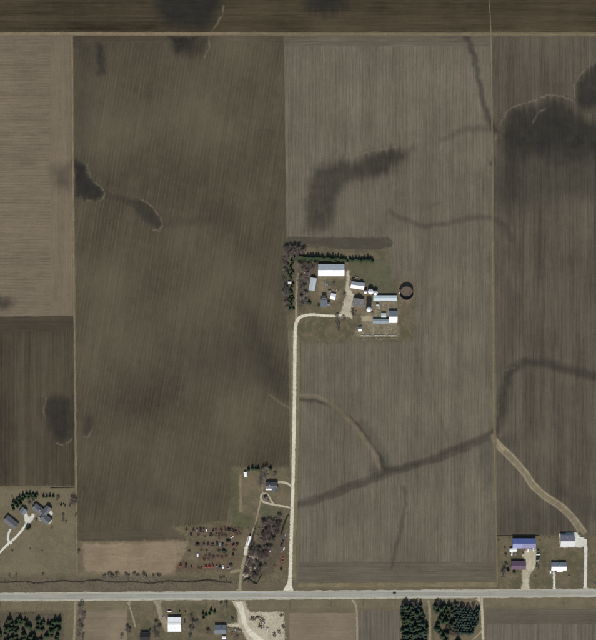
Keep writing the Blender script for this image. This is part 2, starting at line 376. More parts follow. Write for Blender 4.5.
# wet: (outline, strength, outer softness, inner softness)
WETP = [
 ([(304, 230), (304, 208), (306, 189), (311, 168), (325, 160), (352, 158), (374, 149), (396, 148), (417, 145), (407, 158), (390, 176), (372, 182), (357, 183), (343, 191), (338, 205), (335, 219), (322, 234), (311, 235)], .72, 5, 10),
 ([(372, 160), (380, 152), (400, 150), (405, 155), (390, 168), (378, 172)], .45, 6, 6),
 ([(497, 135), (500, 124), (506, 113), (520, 105), (535, 100), (545, 95.5), (560, 96), (570, 99), (575, 104), (590, 118), (640, 118), (640, 184), (590, 182), (560, 176), (530, 178), (512, 186), (501, 178), (499, 165)], .72, 3, 12, (140, 195)),
 ([(580, 112), (574, 100), (575, 82), (584, 70), (598, 60), (660, 52), (660, 120)], .80, 3, 9),
 ([(504, 150), (515, 118), (548, 108), (575, 116), (596, 130), (620, 150), (600, 165), (560, 150), (520, 165)], .45, 9, 12),
 ([(499, 170), (560, 172), (620, 178), (620, 200), (560, 195), (500, 205)], .40, 14, 10),
 ([(150, -20), (226, -20), (222, 8), (216, 22), (205, 31), (168, 30), (152, 10)], .85, 7, 12),
 ([(300, -20), (352, -20), (345, 8), (325, 16), (305, 8)], .75, 9, 10),
 ([(168, 36), (212, 36), (209, 50), (204, 58), (188, 60), (174, 54)], .62, 6, 10),
 ([(170, 36), (196, 36), (190, 48), (176, 50)], .85, 5, 5),
 ([(73, 158), (86, 164), (90, 176), (95, 183), (103, 191), (104, 195), (100, 199), (88, 200), (74, 197)], .90, 2.5, 4),
 ([(128, 200), (137, 198.5), (150, 204), (158, 213), (162, 226), (159, 230), (152, 227), (138, 216), (130, 207)], .62, 3.5, 5),
 ([(52, 168), (70, 166), (70, 190), (56, 188)], .55, 9, 8),
 ([(-8, 297), (10, 297), (15, 303), (8, 309), (-8, 310)], .80, 6, 6),
 ([(43, 400), (55, 394), (70, 398), (73, 420), (72, 438), (62, 444), (52, 438), (45, 422)], .80, 7, 8),
 ([(83, 418), (88, 412), (92, 420), (92, 432), (86, 436), (81, 430)], .50, 4, 4),
 ([(97, 44), (103, 46), (104, 72), (99, 76)], .75, 5, 3),
 ([(240, 305), (252, 312), (272, 350), (286, 384), (288, 398), (278, 396), (262, 376), (248, 345)], .42, 14, 10),
 ([(170, 345), (215, 335), (250, 352), (262, 375), (225, 385), (180, 372)], .26, 22, 18),
 ([(76, 40), (96, 44), (92, 110), (86, 160), (76, 165)], .34, 14, 10),
 ([(210, 210), (235, 212), (233, 226), (212, 224)], .24, 12, 8),
 ([(130, 375), (180, 385), (170, 400), (120, 402)], .20, 18, 12),
 ([(120, 485), (160, 480), (170, 505), (130, 510)], .20, 16, 12),
 ([(-160, 320), (74, 320), (74, 334), (-160, 336)], .22, 6, 6),
 ([(0, 340), (12, 340), (12, 480), (-60, 480), (-60, 340)], .22, 6, 6),
 ([(476, 440), (492, 438), (492, 480), (486, 498), (480, 470)], .28, 6, 6),
 ([(500, 440), (520, 440), (512, 446), (505, 447)], .30, 10, 6),
 ([(560, 495), (600, 500), (620, 520), (580, 515)], .32, 12, 8),
 ([(500, 500), (560, 512), (566, 530), (500, 530)], .22, 14, 10),
 ([(488, 160), (494, 160), (494, 166), (488, 165)], .5, 3, 2),
]
WETL = [  # polyline, half width, soft, strength
 ([(297, 505), (312, 501), (330, 494), (345, 489), (360, 484), (376, 477), (390, 471), (405, 468), (420, 463), (436, 459), (450, 452), (462, 448), (475, 442), (493, 433)], 1.8, 4.6, .58),
 ([(310, 498), (345, 485.5), (376, 473), (405, 464.5), (436, 455), (475, 438.5), (492, 431)], .3, 1.5, .2),
 ([(312, 505), (345, 493), (376, 481), (390, 476), (420, 467.5), (450, 457), (475, 446.5), (493, 438)], .3, 1.6, .3),
 ([(376, 477), (392, 472), (420, 463)], .6, 2.0, .3),
 ([(299, 399), (315, 399.5), (330, 404), (345, 415), (360, 430), (370, 443), (378, 456), (385, 470)], 1.0, 3.2, .62),
 ([(362, 424), (374, 440), (384, 456), (388, 466)], 3.0, 5.0, .26),
 ([(372, 470), (380, 460), (386, 468)], 4, 4, .35),
 ([(404, 488), (404, 505), (402, 522), (398, 540), (391, 568)], .6, 3.0, .42),
 ([(396, 488), (398, 520)], .6, 3.0, .18),
 ([(466, 33), (473, 55), (479, 80), (483, 100), (486, 115), (490, 124), (496, 130)], 1.5, 3.5, .62),
 ([(440, 140), (460, 131), (480, 128), (492, 131)], 1, 4, .30),
 ([(390, 212), (400, 218), (412, 223), (430, 226), (455, 222), (480, 217), (493, 218), (505, 226), (512, 240)], 1.2, 4, .38),
 ([(428, 208), (440, 203)], .6, 3, .2),
 ([(496, 430), (502, 412), (503, 388), (510, 371), (525, 362), (545, 362), (560, 367), (580, 373), (620, 382)], 2.5, 5, .55),
 ([(510, 372), (506, 400), (504, 420)], 2, 6, .30),
 ([(490, 260), (513, 300), (510, 350)], 1, 10, .20),
 ([(104, 194), (115, 198), (130, 203)], 1.5, 4, .32),
 ([(162, 226), (180, 222), (210, 220)], 1.5, 6, .26),
 ([(415, 350), (430, 395), (448, 440)], .5, 3, .16),
]
DRYL = [
 ([(299, 396), (318, 397), (335, 407), (350, 421), (364, 438), (374, 453), (378, 466)], 1.0, 2.4, .32),
 ([(493, 438), (500, 447), (512, 459), (525, 473), (533, 485), (545, 496), (560, 506), (572, 518), (584, 533)], 1.2, 1.8, .34),
 ([(494, 436.6), (502, 445.2), (514.6, 457.2), (527, 471.2), (535.4, 483.6), (547, 494.2), (561.4, 503.4), (573.4, 515), (586.5, 532)], .4, 1.3, .60),
 ([(492, 439.6), (498.8, 449.4), (510.8, 461.4), (523.4, 474.8), (531.2, 487.4), (543.8, 498.4), (558.4, 508.2), (570.4, 520), (578, 531)], .4, 1.3, .5),
 ([(493, 436), (497, 442), (503, 449)], 1.2, 1.8, .6),
 ([(270, 395), (280, 403), (289, 408)], .3, 1.5, .25),
]
CRUST = [
 [(223, 6), (222, 15), (217, 24), (211, 33), (209, 40), (210, 48), (206, 54), (203, 61)],
 [(497, 135), (500, 124), (506, 113), (513, 108), (520, 105), (533, 101), (540, 97), (547, 95), (560, 96), (568, 99), (575, 103)],
 [(575, 98), (574, 86), (579, 76), (588, 67), (598, 60)],
 [(533, 123), (538, 112), (545, 109)],
 [(87, 164), (89, 172), (91, 178)], [(96, 183), (101, 188), (105, 194), (103, 199), (98, 201)], [(92, 200), (88, 200.5)],
 [(138, 198), (147, 202), (155, 209), (160, 218), (162.5, 226), (159, 231), (153, 230)],
 [(46, 398), (44, 408), (45, 418)], [(56, 443), (62, 445), (69, 442), (72.5, 437)], [(84, 437), (88, 437), (92, 430)],
 [(497, 135), (495, 140)], [(505, 370), (514, 368)], [(346, 157), (372, 151), (395, 147)],
]
TONE = [(160, 175, 38, -.16), (225, 165, 36, -.14), (250, 240, 30, -.10), (165, 60, 40, -.10), (150, 400, 45, -.10), (95, 500, 35, -.08), (180, 480, 40, -.06), (545, 455, 24, .14), (590, 440, 26, -.10), (560, 260, 40, -.08), (115, 120, 45, .22), (200, 105, 35, .16), (118, 335, 38, .22), (232, 412, 34, .30), (105, 290, 22, .16), (245, 60, 40, .10), (150, 230, 40, -.05), (200, 290, 36, .10), (130, 455, 40, .10), (150, 515, 50, .08), (90, 250, 25, .08), (210, 330, 25, .06), (90, 360, 20, .06), (220, 250, 40, .08), (250, 100, 60, .06),
        (420, 110, 70, .12), (330, 110, 40, .10), (440, 300, 50, .10), (330, 440, 25, -.06), (420, 530, 60, .04), (450, 200, 40, .05), (360, 380, 50, .0), (545, 440, 30, .10), (535, 300, 40, .06), (540, 505, 20, .10), (570, 420, 30, .05), (530, 60, 30, .10), (260, 25, 30, .10), (420, 10, 60, .14), (540, 12, 40, .12), (20, 18, 40, -.08), (60, 12, 40, -.10)]
def soil(px, py):
    wx = (fbm(px * .09, py * .09, 0) - .5) * 7 + (fbm(px * .5, py * .5, 2, 2) - .5) * 2.2
    wy = (fbm(px * .09 + 50, py * .09, 1) - .5) * 7 + (fbm(px * .5 + 9, py * .5, 3, 2) - .5) * 2.2
    x, y = px + wx * .6, py + wy * .6
    rowj = (vnoise(px * .45, py * .02, 6) - .5) * 7 + (vnoise(px * 1.3, py * .05, 5) - .5) * 4
    yl = y + rowj * .12
    y = y + np.where(px > 283, rowj, rowj * .35)
    x = x + (fbm(px * .22, py * .22, 3, 3) - .5) * 5
    xs, ys = px + wx * .15, py + wy * .15
    wet = np.zeros(px.shape); dry = np.zeros(px.shape); cr = np.zeros(px.shape)
    def box(pts, m): 
        a = np.array(pts); return (px > a[:, 0].min() - m) & (px < a[:, 0].max() + m) & (py > a[:, 1].min() - m) & (py < a[:, 1].max() + m)
    for pts, s, so_, si, *fd in WETP:
        b = box(pts, so_ + 8)
        if b.any():
            if fd: s = s * sstep(fd[0][1], fd[0][0], y[b] + (fbm(px[b] * .04, py[b] * .04, 7) - .5) * 40)
            wet[b] = 1 - (1 - wet[b]) * (1 - s * sstep(so_, -si, dpoly(x[b], y[b], pts)))
    for pts, hw, sf, s in WETL:
        b = box(pts, hw + sf + 8)
        if b.any(): wet[b] = 1 - (1 - wet[b]) * (1 - s * sstep(hw + sf, hw * .3, dline(x[b] * .9 + xs[b] * .1, yl[b] * .9 + ys[b] * .1, pts)))
    for pts, hw, sf, s in DRYL:
        b = box(pts, hw + sf + 6)
        if b.any(): dry[b] = np.maximum(dry[b], s * sstep(hw + sf, hw, dline(xs[b], ys[b], smooth_line(pts, 3))))
    for pts in CRUST:
        b = box(pts, 8)
        if b.any():
            d = dline(xs[b] + (x[b] - px[b]) * .25, ys[b] + (y[b] - py[b]) * .25, pts); cr[b] = np.maximum(cr[b], .6 * sstep(1.4, .2, d))
    tone = np.zeros(px.shape)
    for cx, cy, r, s in TONE: tone += s * (np.where((px > 73) & (px < 291), 2.7, 1.2) if s > 0 else 1.5) * np.exp(-((px - cx) ** 2 + (py - cy) ** 2) / (r * r))
    tone += (fbm(px * .022, py * .022, 5) - .5) * .9 * np.where((px > 74) & (px < 292), 1, .5)
    return np.stack([wet, dry, cr, tone * .5 + .5], -1)

def field(name, q, z, mat, label, step=1.25):
    """q: four map corners NW, NE, SE, SW"""
    q = np.array(q, float)
    wpx = max(np.hypot(*(q[1] - q[0])), np.hypot(*(q[2] - q[3]))); hpx = max(np.hypot(*(q[3] - q[0])), np.hypot(*(q[2] - q[1])))
    def axis(n_px, lo, hi):           # fine inside the frame, coarse outside
        k = np.linspace(0, 1, max(3, int(n_px * S / step) + 1)); c = lo + (hi - lo) * k
        keep = ((c > -12) & (c < 652)) | (np.arange(len(k)) % 16 == 0); keep[0] = keep[-1] = True
        return k[keep]
    u = axis(wpx, min(q[0][0], q[3][0]), max(q[1][0], q[2][0])); v = axis(hpx, min(q[0][1], q[1][1]), max(q[2][1], q[3][1]))
    U, V = np.meshgrid(u, v)
    px = (q[0][0] * (1 - U) + q[1][0] * U) * (1 - V) + (q[3][0] * (1 - U) + q[2][0] * U) * V
    py = (q[0][1] * (1 - U) + q[1][1] * U) * (1 - V) + (q[3][1] * (1 - U) + q[2][1] * U) * V
    # slightly wandering edges
    e = np.minimum(np.minimum(U, 1 - U) * wpx, np.minimum(V, 1 - V) * hpx); k = np.clip(1 - e / 4, 0, 1)
    ox = (fbm(px * .12, py * .12, 4) - .5) * 1.1 * k; oy = (fbm(px * .12 + 31, py * .12, 6) - .5) * 1.1 * k
    X = (px + ox - 298) * S; Y = (320 - py - oy) * S
    Z = z + (fbm(px * .8, py * .8, 2, 2) - .5) * .02
    nv, nu = U.shape
    me = bpy.data.meshes.new(name)
    co = np.stack([X, Y, Z], -1).reshape(-1, 3).astype(np.float32)
    i = np.arange(nv * nu).reshape(nv, nu)
    f = np.stack([i[:-1, :-1], i[1:, :-1], i[1:, 1:], i[:-1, 1:]], -1).reshape(-1, 4).astype(np.int32)
    me.vertices.add(len(co)); me.vertices.foreach_set('co', co.ravel())
    me.loops.add(f.size); me.loops.foreach_set('vertex_index', f.ravel())
    me.polygons.add(len(f)); me.polygons.foreach_set('loop_start', np.arange(0, f.size, 4, dtype=np.int32))
    me.update(calc_edges=True)
    at = me.attributes.new('soil', 'FLOAT_COLOR', 'POINT')
    at.data.foreach_set('color', soil(px, py).reshape(-1, 4).astype(np.float32).ravel())
    return tag(mo(name, me, mat), label, kind='structure')
def rect(x0, y0, x1, y1): return [(x0, y0), (x1, y0), (x1, y1), (x0, y1)]

ZN = [0]
def grid_mesh(name, px, py, z, f, cover):
    ZN[0] += 1; z = z + (ZN[0] % 11) * .0035        # no two ground patches share a plane
    me = bpy.data.meshes.new(name)
    co = np.stack([(px - 298) * S, (320 - py) * S, np.full(px.shape, z)], -1).reshape(-1, 3).astype(np.float32)
    f = np.ascontiguousarray(f, dtype=np.int32)
    used, inv = np.unique(f, return_inverse=True); co = co[used]; f = inv.reshape(-1, 4).astype(np.int32); cover = cover.ravel()[used]
    me.vertices.add(len(co)); me.vertices.foreach_set('co', co.ravel())
    me.loops.add(f.size); me.loops.foreach_set('vertex_index', f.ravel())
    me.polygons.add(len(f)); me.polygons.foreach_set('loop_start', np.arange(0, f.size, 4, dtype=np.int32))
    me.update(calc_edges=True)
    at = me.attributes.new('cover', 'FLOAT', 'POINT'); at.data.foreach_set('value', cover.astype(np.float32))
    return me
def sheet(name, pts, z, mat, label, soft=2.6, step=1.0):
    """ground patch whose outline frays over about soft map units"""
    a = np.array(pts, float); mg = soft + 1
    x0, y0, x1, y1 = a[:, 0].min() - mg, a[:, 1].min() - mg, a[:, 0].max() + mg, a[:, 1].max() + mg
    if (x1 - x0) * (y1 - y0) > 12000: step = 2.0
    if (x1 - x0) * (y1 - y0) < 900: step = .6
    px, py = np.meshgrid(np.arange(x0, x1 + step, step), np.arange(y0, y1 + step, step))
    wob = (fbm(px * .25, py * .25, 4) - .5) * soft * 1.2
    d = dpoly(px, py, [tuple(q) for q in pts]) + wob
    cover = np.clip(.5 - d / (2 * soft), 0, 1)
    i = np.arange(px.size).reshape(px.shape)
    f = np.stack([i[:-1, :-1], i[1:, :-1], i[1:, 1:], i[:-1, 1:]], -1).reshape(-1, 4)
    f = f[cover.ravel()[f].max(1) > .02]
    return tag(mo(name, grid_mesh(name, px, py, z, f, cover), mat), label, kind='structure')
def ribbon(name, pts, wd, z, mat, label, soft=.35, k=6, parent=None):
    """track along a line of (x, y[, width]) map points, fraying at both sides"""
    full = [(p[0], p[1], p[2] if len(p) > 2 else wd) for p in pts]
    L = smooth_line(full, k)
    r = random.Random(int(pts[0][0] * 13 + pts[0][1] * 7)); soft = max(soft, .22)
    X = []; Y = []
    for i, (x, y, ww) in enumerate(L):
        a = L[max(i - 1, 0)]; b = L[min(i + 1, len(L) - 1)]; dx, dy = b[0] - a[0], b[1] - a[1]; l = math.hypot(dx, dy) or 1
        nx, ny = -dy / l, dx / l; h = ww / 2 * r.uniform(.92, 1.08)
        offs = (-h - soft, -max(h - soft, .1), 0, max(h - soft, .1), h + soft)
        X.append([x + nx * o for o in offs]); Y.append([y + ny * o for o in offs])
    px = np.array(X); py = np.array(Y); cover = np.tile(np.array([0, 1, 1, 1, 0.]), (len(L), 1))
    i = np.arange(px.size).reshape(px.shape)
    f = np.stack([i[:-1, :-1], i[1:, :-1], i[1:, 1:], i[:-1, 1:]], -1).reshape(-1, 4)
    me = grid_mesh(name, px, py, z, f, cover)
    if me.polygons[0].normal.z < 0: me.flip_normals()
    o = mo(name, me, mat, parent)
    return tag(o, label, kind='structure') if parent is None else o

# ------------------------------------------------------------------ the land
g = MB(); n_ = 24; e_ = 7000
for i in range(n_):
    for j in range(n_):
        x0 = -e_ + 2 * e_ * i / n_; x1 = -e_ + 2 * e_ * (i + 1) / n_; y0 = -e_ + 2 * e_ * j / n_; y1 = -e_ + 2 * e_ * (j + 1) / n_
        g.add([(x0, y0, 0), (x1, y0, 0), (x1, y1, 0), (x0, y1, 0)], [(0, 1, 2, 3)])
tag(g.build('ground', M['ground']), 'open prairie ground of dormant brown grass under all the fields', kind='structure')

field('crop_field', rect(-160, -160, 760, 32), .05, M['f_top'], 'dark brown tilled field with cross rows beyond the pale field lane')
field('crop_field', rect(-160, 36, 72.0, 315.5), .05, M['f_stub_h'], 'light tan stubble field with cross rows')
field('crop_field', rect(50, 36, 72.2, 315.3), .09, M['f_stub_v'], 'strip of tan stubble with rows along the field edge')
field('crop_field', rect(-160, 316.5, 74.4, 486), .05, M['f_dark_v'], 'dark olive tilled field with an oval wet spot')
field('headland', rect(-160, 316.5, 74.3, 331), .09, M['f_dark_h'], 'dark cross-tilled end rows beside the tan stubble field')
field('crop_field', [(73.0, 36.5), (283.6, 36.5), (291, 541), (77.4, 541)], .05, M['f_mid'], 'brown field with slanted pale stubble rows')
field('headland', [(73.2, 36.2), (283.5, 36.2), (283.5, 43), (73.4, 43)], .09, M['f_mid_h'], 'cross-tilled end rows of the slanted-row field by the lane')
field('headland', [(78, 531), (188, 529), (188, 541), (78.5, 541)], .09, M['f_mid_h'], 'cross-tilled end rows of the slanted-row field by the hay ground')
field('crop_field', [(284.2, 36.5), (491.6, 36.5), (497.0, 585), (291, 585)], .05, M['f_east'], 'grey-brown stubble field with straight rows around the farmstead')
field('headland', [(284.2, 36.5), (490.5, 36.5), (490.6, 46.5), (284.2, 46.5)], .09, M['f_east_h'], 'cross-tilled end rows of the grey stubble field by the lane')
field('headland', [(299, 562), (496.1, 562), (496.5, 583), (298, 583)], .09, M['f_east_h'], 'cross-tilled end rows of the grey stubble field by the highway')
field('crop_field', [(492.2, 36.5), (760, 36.5), (760, 537), (497.4, 535)], .05, M['f_right'], 'grey tilled field with a large dark wet basin')
field('crop_field', rect(289.5, 613, 355.5, 760), .05, M['f_tan'], 'pale tan field across the highway beside the scrap yard')
field('crop_field', rect(358.5, 610, 400, 760), .05, M['f_south'], 'narrow grey tilled field beside the dense spruce block')
field('crop_field', rect(485.5, 624, 760, 760), .05, M['f_south'], 'grey row-planted field across the highway from the blue-roofed shed')
field('headland', rect(486, 609, 760, 624.2), .09, M['f_south_h'], 'dark cross-tilled end rows across the highway from the blue-roofed shed')
field('crop_field', rect(80, 606, 127, 760), .05, M['f_tan'], 'tan grass field across the highway from the hay ground')

# lanes and boundary strips between the fields
ribbon('field_lane', [(-160, 34.4, 3), (0, 34, 3), (60, 33.6, 3), (120, 33.8, 2.8), (190, 33.8, 2.8), (240, 33.5, 2)], 2.6, .14, M['bare_strip'], 'pale worn grass lane along the dark brown tilled field', .5, 14)
ribbon('field_lane', [(240, 33.5, 2), (300, 34, 1.6), (380, 34, 1.8), (490, 34.3, 1.8), (760, 34.5, 1.6)], 1.6, .13, M['dry_grass'], 'thin faded grass lane along the dark brown tilled field', .5, 20)
ribbon('field_boundary', [(71.9, 36, 1.6), (72.6, 120, 1.1), (73, 220, 1.1), (73.8, 315, 1.3)], 1.2, .14, M['bare_strip'], 'pale grass line between tan stubble and slanted-row field', .4, 24)
ribbon('field_boundary', [(74.2, 315, 1.5), (75, 400, 1.3), (76.2, 486, 1.3), (77, 575, 1.6)], 1.6, .14, M['bare_strip'], 'pale grass line beside the oval wet spot', .5, 24)
ribbon('field_boundary', [(489, 0, .7), (491, 36, .9), (492.2, 150, .9), (493, 300, 1.0), (494, 430, 1.4), (496.5, 535, 1.0), (497.5, 585, 1.0)], 1.0, .14, M['dry_grass'], 'thin grassy boundary line between grey stubble and wet basin field', .22, 20)
ribbon('field_boundary', [(283.6, 46, .9), (284.2, 150, .9), (284.6, 236, 1)], .9, .14, M['tilled_strip'], 'dark furrow edge of the grey stubble field', .3, 20)
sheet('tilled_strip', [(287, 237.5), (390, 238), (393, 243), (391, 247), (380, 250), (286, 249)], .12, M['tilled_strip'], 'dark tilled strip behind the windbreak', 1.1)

# farmstead ground
sheet('farmyard_grass', [(283.5, 250), (300, 246), (345, 250), (389, 252), (391, 281), (412, 281), (415, 292), (413, 341), (300, 342), (297, 330), (289, 330), (284, 312), (283, 280)], .16, M['grass_yard'], 'worn brown grass of the farmyard')
sheet('green_pasture', [(352, 261), (386, 259), (388, 270), (388, 281), (396, 283), (399, 293), (374, 294), (364, 283), (352, 277)], .20, M['grass_green'], 'green grass patch behind the long white shed')
sheet('green_grass_strip', [(297, 259), (325, 260), (350, 261.5), (374, 262.5), (374, 264.5), (350, 264.5), (320, 263), (297, 263)], .20, M['grass_lush'], 'strip of lush grass along the windbreak')
sheet('green_grass_strip', [(318, 277), (345, 277.5), (344, 285), (330, 286), (318, 283)], .20, M['grass_green'], 'greenish lawn in front of the machine shed')
sheet('leaf_litter', [(284, 250), (300, 248), (304, 256), (296, 263), (294, 290), (293, 312), (286, 314), (284, 300), (283.6, 270)], .20, M['brush_soil'], 'leaf-strewn soil under the west tree belt')
sheet('leaf_litter', [(299, 264), (315, 265), (316, 276), (308, 279), (309, 300), (304, 312), (299, 310), (298, 290)], .20, M['brush_soil'], 'leaf-strewn soil under the bare yard trees')
sheet('feedlot', [(355, 296), (373, 301), (398, 301), (399, 337), (357, 340), (355, 330), (362, 326), (362, 315), (354, 310)], .20, M['lot'], 'speckled pale cattle feedlot surface')
sheet('concrete_pad', [(361.5, 316.5), (372, 315.5), (373.5, 320), (372, 321.5), (362, 321.5)], .24, M['concrete'], 'beige concrete feed pad south of the tall silo', .7)
sheet('farmyard_gravel', [(340.5, 318.5), (340, 314.5), (343, 306), (344.5, 298), (346, 288), (346.8, 276), (346, 272), (349, 270), (349.5, 276), (349, 284), (351, 291), (354.5, 295), (353.5, 299), (352.5, 306), (351.5, 312), (354, 317), (352, 319), (347, 317)], .24, M['gravel_dull'], 'pale gravel farmyard between house and barns', 1.1)
for q, l in (([(353, 296), (358, 293), (366, 296), (368, 302), (366, 312), (358, 314), (353, 310)], 'worn pale ground around the weathered gable barn'), ([(315, 278), (322, 279), (330, 287), (342, 290), (341, 302), (330, 302), (318, 294)], 'worn brown ground between farmhouse and machine shed'), ([(318, 276.5), (345, 276.5), (346, 279.5), (318, 279.5)], 'worn pale apron before the machine shed'), ([(346, 276), (352, 278), (366, 291), (378, 294.5), (366, 295.5), (350, 292)], 'worn pale ground around the grain bins'), ([(398, 281), (412, 280), (415, 292), (413, 305), (400, 305)], 'worn ground around the slurry tank')):
    sheet('worn_ground', q, .215, M['worn'], l, 3)
ribbon('farm_track', [(296, 324, 2.2), (296.3, 312, 2.2), (296.2, 298, 1.8), (296.8, 286, 2.4), (298, 277, 2.8), (298, 273, 1.5)], 2.2, .25, M['gravel_faint'], 'faint pale track beside the west tree belt', .25)
# road verges and other yards
ribbon('road_verge', [(291.5, 580), (291.7, 545), (293.5, 480), (295, 400), (295.6, 330), (296, 322)], 8.5, .13, M['dry_grass'], 'dry grass verge of the gravel road', .5, 12)
sheet('lawn', [(-160, 487), (74, 487), (76.5, 500), (77, 575), (-160, 577)], .12, M['lawn'], 'brown lawn around the grey-roofed hillside house')
sheet('hay_ground', [(82, 543), (188, 541), (186, 552), (180, 564), (174, 574), (120, 575), (84, 572)], .14, M['hay'], 'straw coloured hay ground beside the machinery yard')
sheet('junk_yard_ground', [(172, 527), (228, 520), (231, 467), (291, 467), (290.5, 582), (235, 582), (180, 577), (186, 556), (188, 541)], .12, M['junk_ground'], 'weedy ground of the machinery yard and white-porched homestead')
for q, l in (([(217, 525), (243, 527), (244, 538), (232, 540), (216, 537)], 'reddish worn soil under the tight strip of implements'), ([(192, 527.5), (216, 527.5), (216, 533.5), (192, 534)], 'reddish worn soil under the northern machinery row'), ([(193, 541.5), (226, 540.5), (238, 542), (238, 549), (193, 548.5)], 'reddish worn soil under the second machinery row'), ([(194, 552), (238, 551), (237, 560), (200, 561.5)], 'reddish worn soil under the third machinery row'), ([(177, 562.5), (234, 562.5), (234, 570.5), (177, 570.5)], 'reddish worn soil under the southern machinery row'), ([(279, 538), (288, 532), (287, 566), (278, 568)], 'reddish worn soil under the machines beside the gravel road')):
    sheet('worn_ground', q, .135, M['rusty_soil'], l, 3)
sheet('green_strip', [(230, 472), (237.8, 471), (238.5, 500), (239, 515), (252, 516), (250, 530), (232, 526), (229.5, 500)], .16, M['grass_lush'], 'long green grass plot beside the bare garden strip')
sheet('garden_strip', [(239, 474), (242, 474), (242.2, 512), (239.2, 512)], .20, M['bare_strip'], 'narrow bare garden strip beside the green plot', .7)
sheet('green_grass', [(262, 505), (285, 510), (284, 520), (262, 518)], .16, M['grass_green'], 'greenish grass south of the loop drive')
sheet('leaf_litter', [(262, 518), (281, 516), (285, 535), (280, 552), (272, 572), (250, 580), (243, 576), (246, 562), (256, 548), (260, 530)], .17, M['brush_soil'], 'dark brushy ground of the thicket')
sheet('ditch_grass', [(-160, 578), (60, 578), (235, 578), (291, 578), (291, 589), (100, 592), (-160, 593)], .10, M['verge_brown'], 'brown ditch grass along the highway')
ribbon('road_verge', [(298, 585.5), (400, 585), (497, 584.5)], 4.5, .15, M['dry_grass'], 'pale dry grass verge beside the grey stubble field', .6, 24)
ribbon('road_verge', [(-160, 606.5), (100, 605.5), (300, 604), (480, 602.5), (760, 600.5)], 9, .11, M['lawn'], 'grass verge on the south side of the highway', .5, 24)
sheet('lawn', [(498.5, 535.5), (760, 537), (760, 590), (498, 590)], .10, M['grass_yard'], 'mottled grass yard around the blue-roofed shed')
sheet('lawn', [(129, 604), (236, 603), (238, 760), (129, 760)], .12, M['grass_yard'], 'grass yard around the white-roofed house')
sheet('grass_lane', [(426.5, 604), (433, 604), (433, 760), (426.5, 760)], .12, M['junk_ground'], 'grassy gap between the two spruce blocks')
sheet('plantation_floor', [(-160, 614), (62, 614), (64, 760), (-160, 760)], .12, M['brush_soil'], 'brown grass floor of the young evergreen plantation')

sheet('plantation_grass', [(-40, 626), (30, 627), (58, 634), (60, 700), (-40, 700)], .15, M['grass_lush'], 'green grass between the young evergreens', 3)
# roads
ribbon('gravel_road', [(288.3, 591, 11), (288.8, 587.5, 8), (289.6, 583, 4.2), (290.4, 570, 3.5), (291, 545, 3.3), (293, 480, 3.2), (294.4, 400, 3.3), (295, 340, 3.2), (295.6, 326, 3.4), (298, 319.5, 3.4), (303, 316, 3), (311, 314.8, 2.8), (320, 315.2, 2.6), (333, 316, 2.4), (343, 315, 3)], 4, .30, M['gravel'], 'pale limestone gravel road running from the highway to the farmstead', .45, 16)
def drive(pts, wd, mat, label, z=.28, name='driveway'): return ribbon(name, pts, wd, z, M[mat], label, .4)
drive([(-6, 557), (0, 552), (8, 544), (16, 537), (22, 530), (26, 524), (27.5, 520, 5)], 2.2, 'white_gravel', 'white drive curving up to the grey-roofed house')
sheet('driveway', [(25, 524), (24.5, 518), (23.5, 515), (26, 513), (29, 517), (32.5, 513.5), (35, 515), (33, 520), (29, 524.5)], .30, M['white_gravel'], 'white forked parking apron by the small garage', .7)
drive([(10.5, 529), (8.5, 534), (8.2, 540), (11.5, 544)], 2.2, 'white_gravel', 'short white spur drive to the grey outbuilding', .29)
sheet('walkway', [(38.5, 517.5), (39.8, 518), (41.8, 520.8), (41, 521.8), (39.3, 520.5)], .3, M['white_gravel'], 'short pale walkway in front of the grey-roofed house', .7)
sheet('patio', [(48.5, 512.5), (51.5, 510.8), (53, 512.5), (52.5, 515), (50, 515)], .3, M['white_gravel'], 'pale patio behind the grey-roofed house', .7)
drive([(292, 487), (289, 484.5), (284, 482.5), (278, 482)], 2.2, 'gravel_dull', 'short gravel drive to the white-porched house')
drive([(291.5, 508), (284, 506.5), (275, 504.8), (268, 503.5), (263, 501.5), (261, 498.5), (261.3, 495), (263.5, 493)], 1.9, 'gravel_dull', 'gravel loop drive, outer side')
drive([(263, 493.5), (267, 494), (269.5, 497.5), (272, 502), (274, 504.5)], 1.5, 'gravel_dull', 'gravel loop drive, inner side', .29)
drive([(262.5, 494), (262.2, 488), (262, 484)], 1.4, 'gravel_faint', 'faint gravel track up to the white-porched house', .285)
drive([(260.5, 500), (258.5, 510), (256, 521), (252.5, 532), (248.8, 545, 2.6), (245.5, 556, 3), (242.5, 566, 3), (240.5, 578, 2.6), (239.8, 588, 3.4), (239.3, 591, 8)], 1.5, 'gravel_faint', 'pale lane through the machinery yard')
ribbon('gravel_patch', [(249.3, 536, 1.5), (246.8, 545, 3), (244.8, 555, 3)], 2.6, .30, M['gravel'], 'bright gravel patch on the machinery yard lane', .3)
ribbon('farm_track', [(243, 569), (237, 571), (230, 572)], 3, .27, M['gravel_faint'], 'pale spur off the machinery yard lane', .3)
sheet('driveway', [(522.5, 549.5), (536, 549), (536.5, 556), (536, 566), (533.5, 570), (529.5, 576), (528.5, 584), (530.5, 590.5), (520.5, 590.5), (522, 586), (522, 569.5), (525, 569), (526, 562), (522, 556)], .26, M['gravel_dull'], 'wide beige drive in front of the blue-roofed shed', 1.1)
drive([(554, 571.5), (554.2, 578), (554.3, 586), (554.3, 590, 4)], 2.4, 'white_gravel', 'pale drive to the small white house')
drive([(585.2, 539), (585.8, 552), (585.6, 570), (585.2, 586, 3.4), (585, 591, 6)], 3, 'white_gravel', 'white drive to the pale-roofed workshop')
sheet('driveway', [(559.5, 534), (573, 532.5), (576, 532), (580.5, 537), (584.5, 538), (585, 546), (581, 547.5), (575, 547), (560, 547.5)], .26, M['white_gravel'], 'white concrete apron around the pale-roofed workshop', .7)
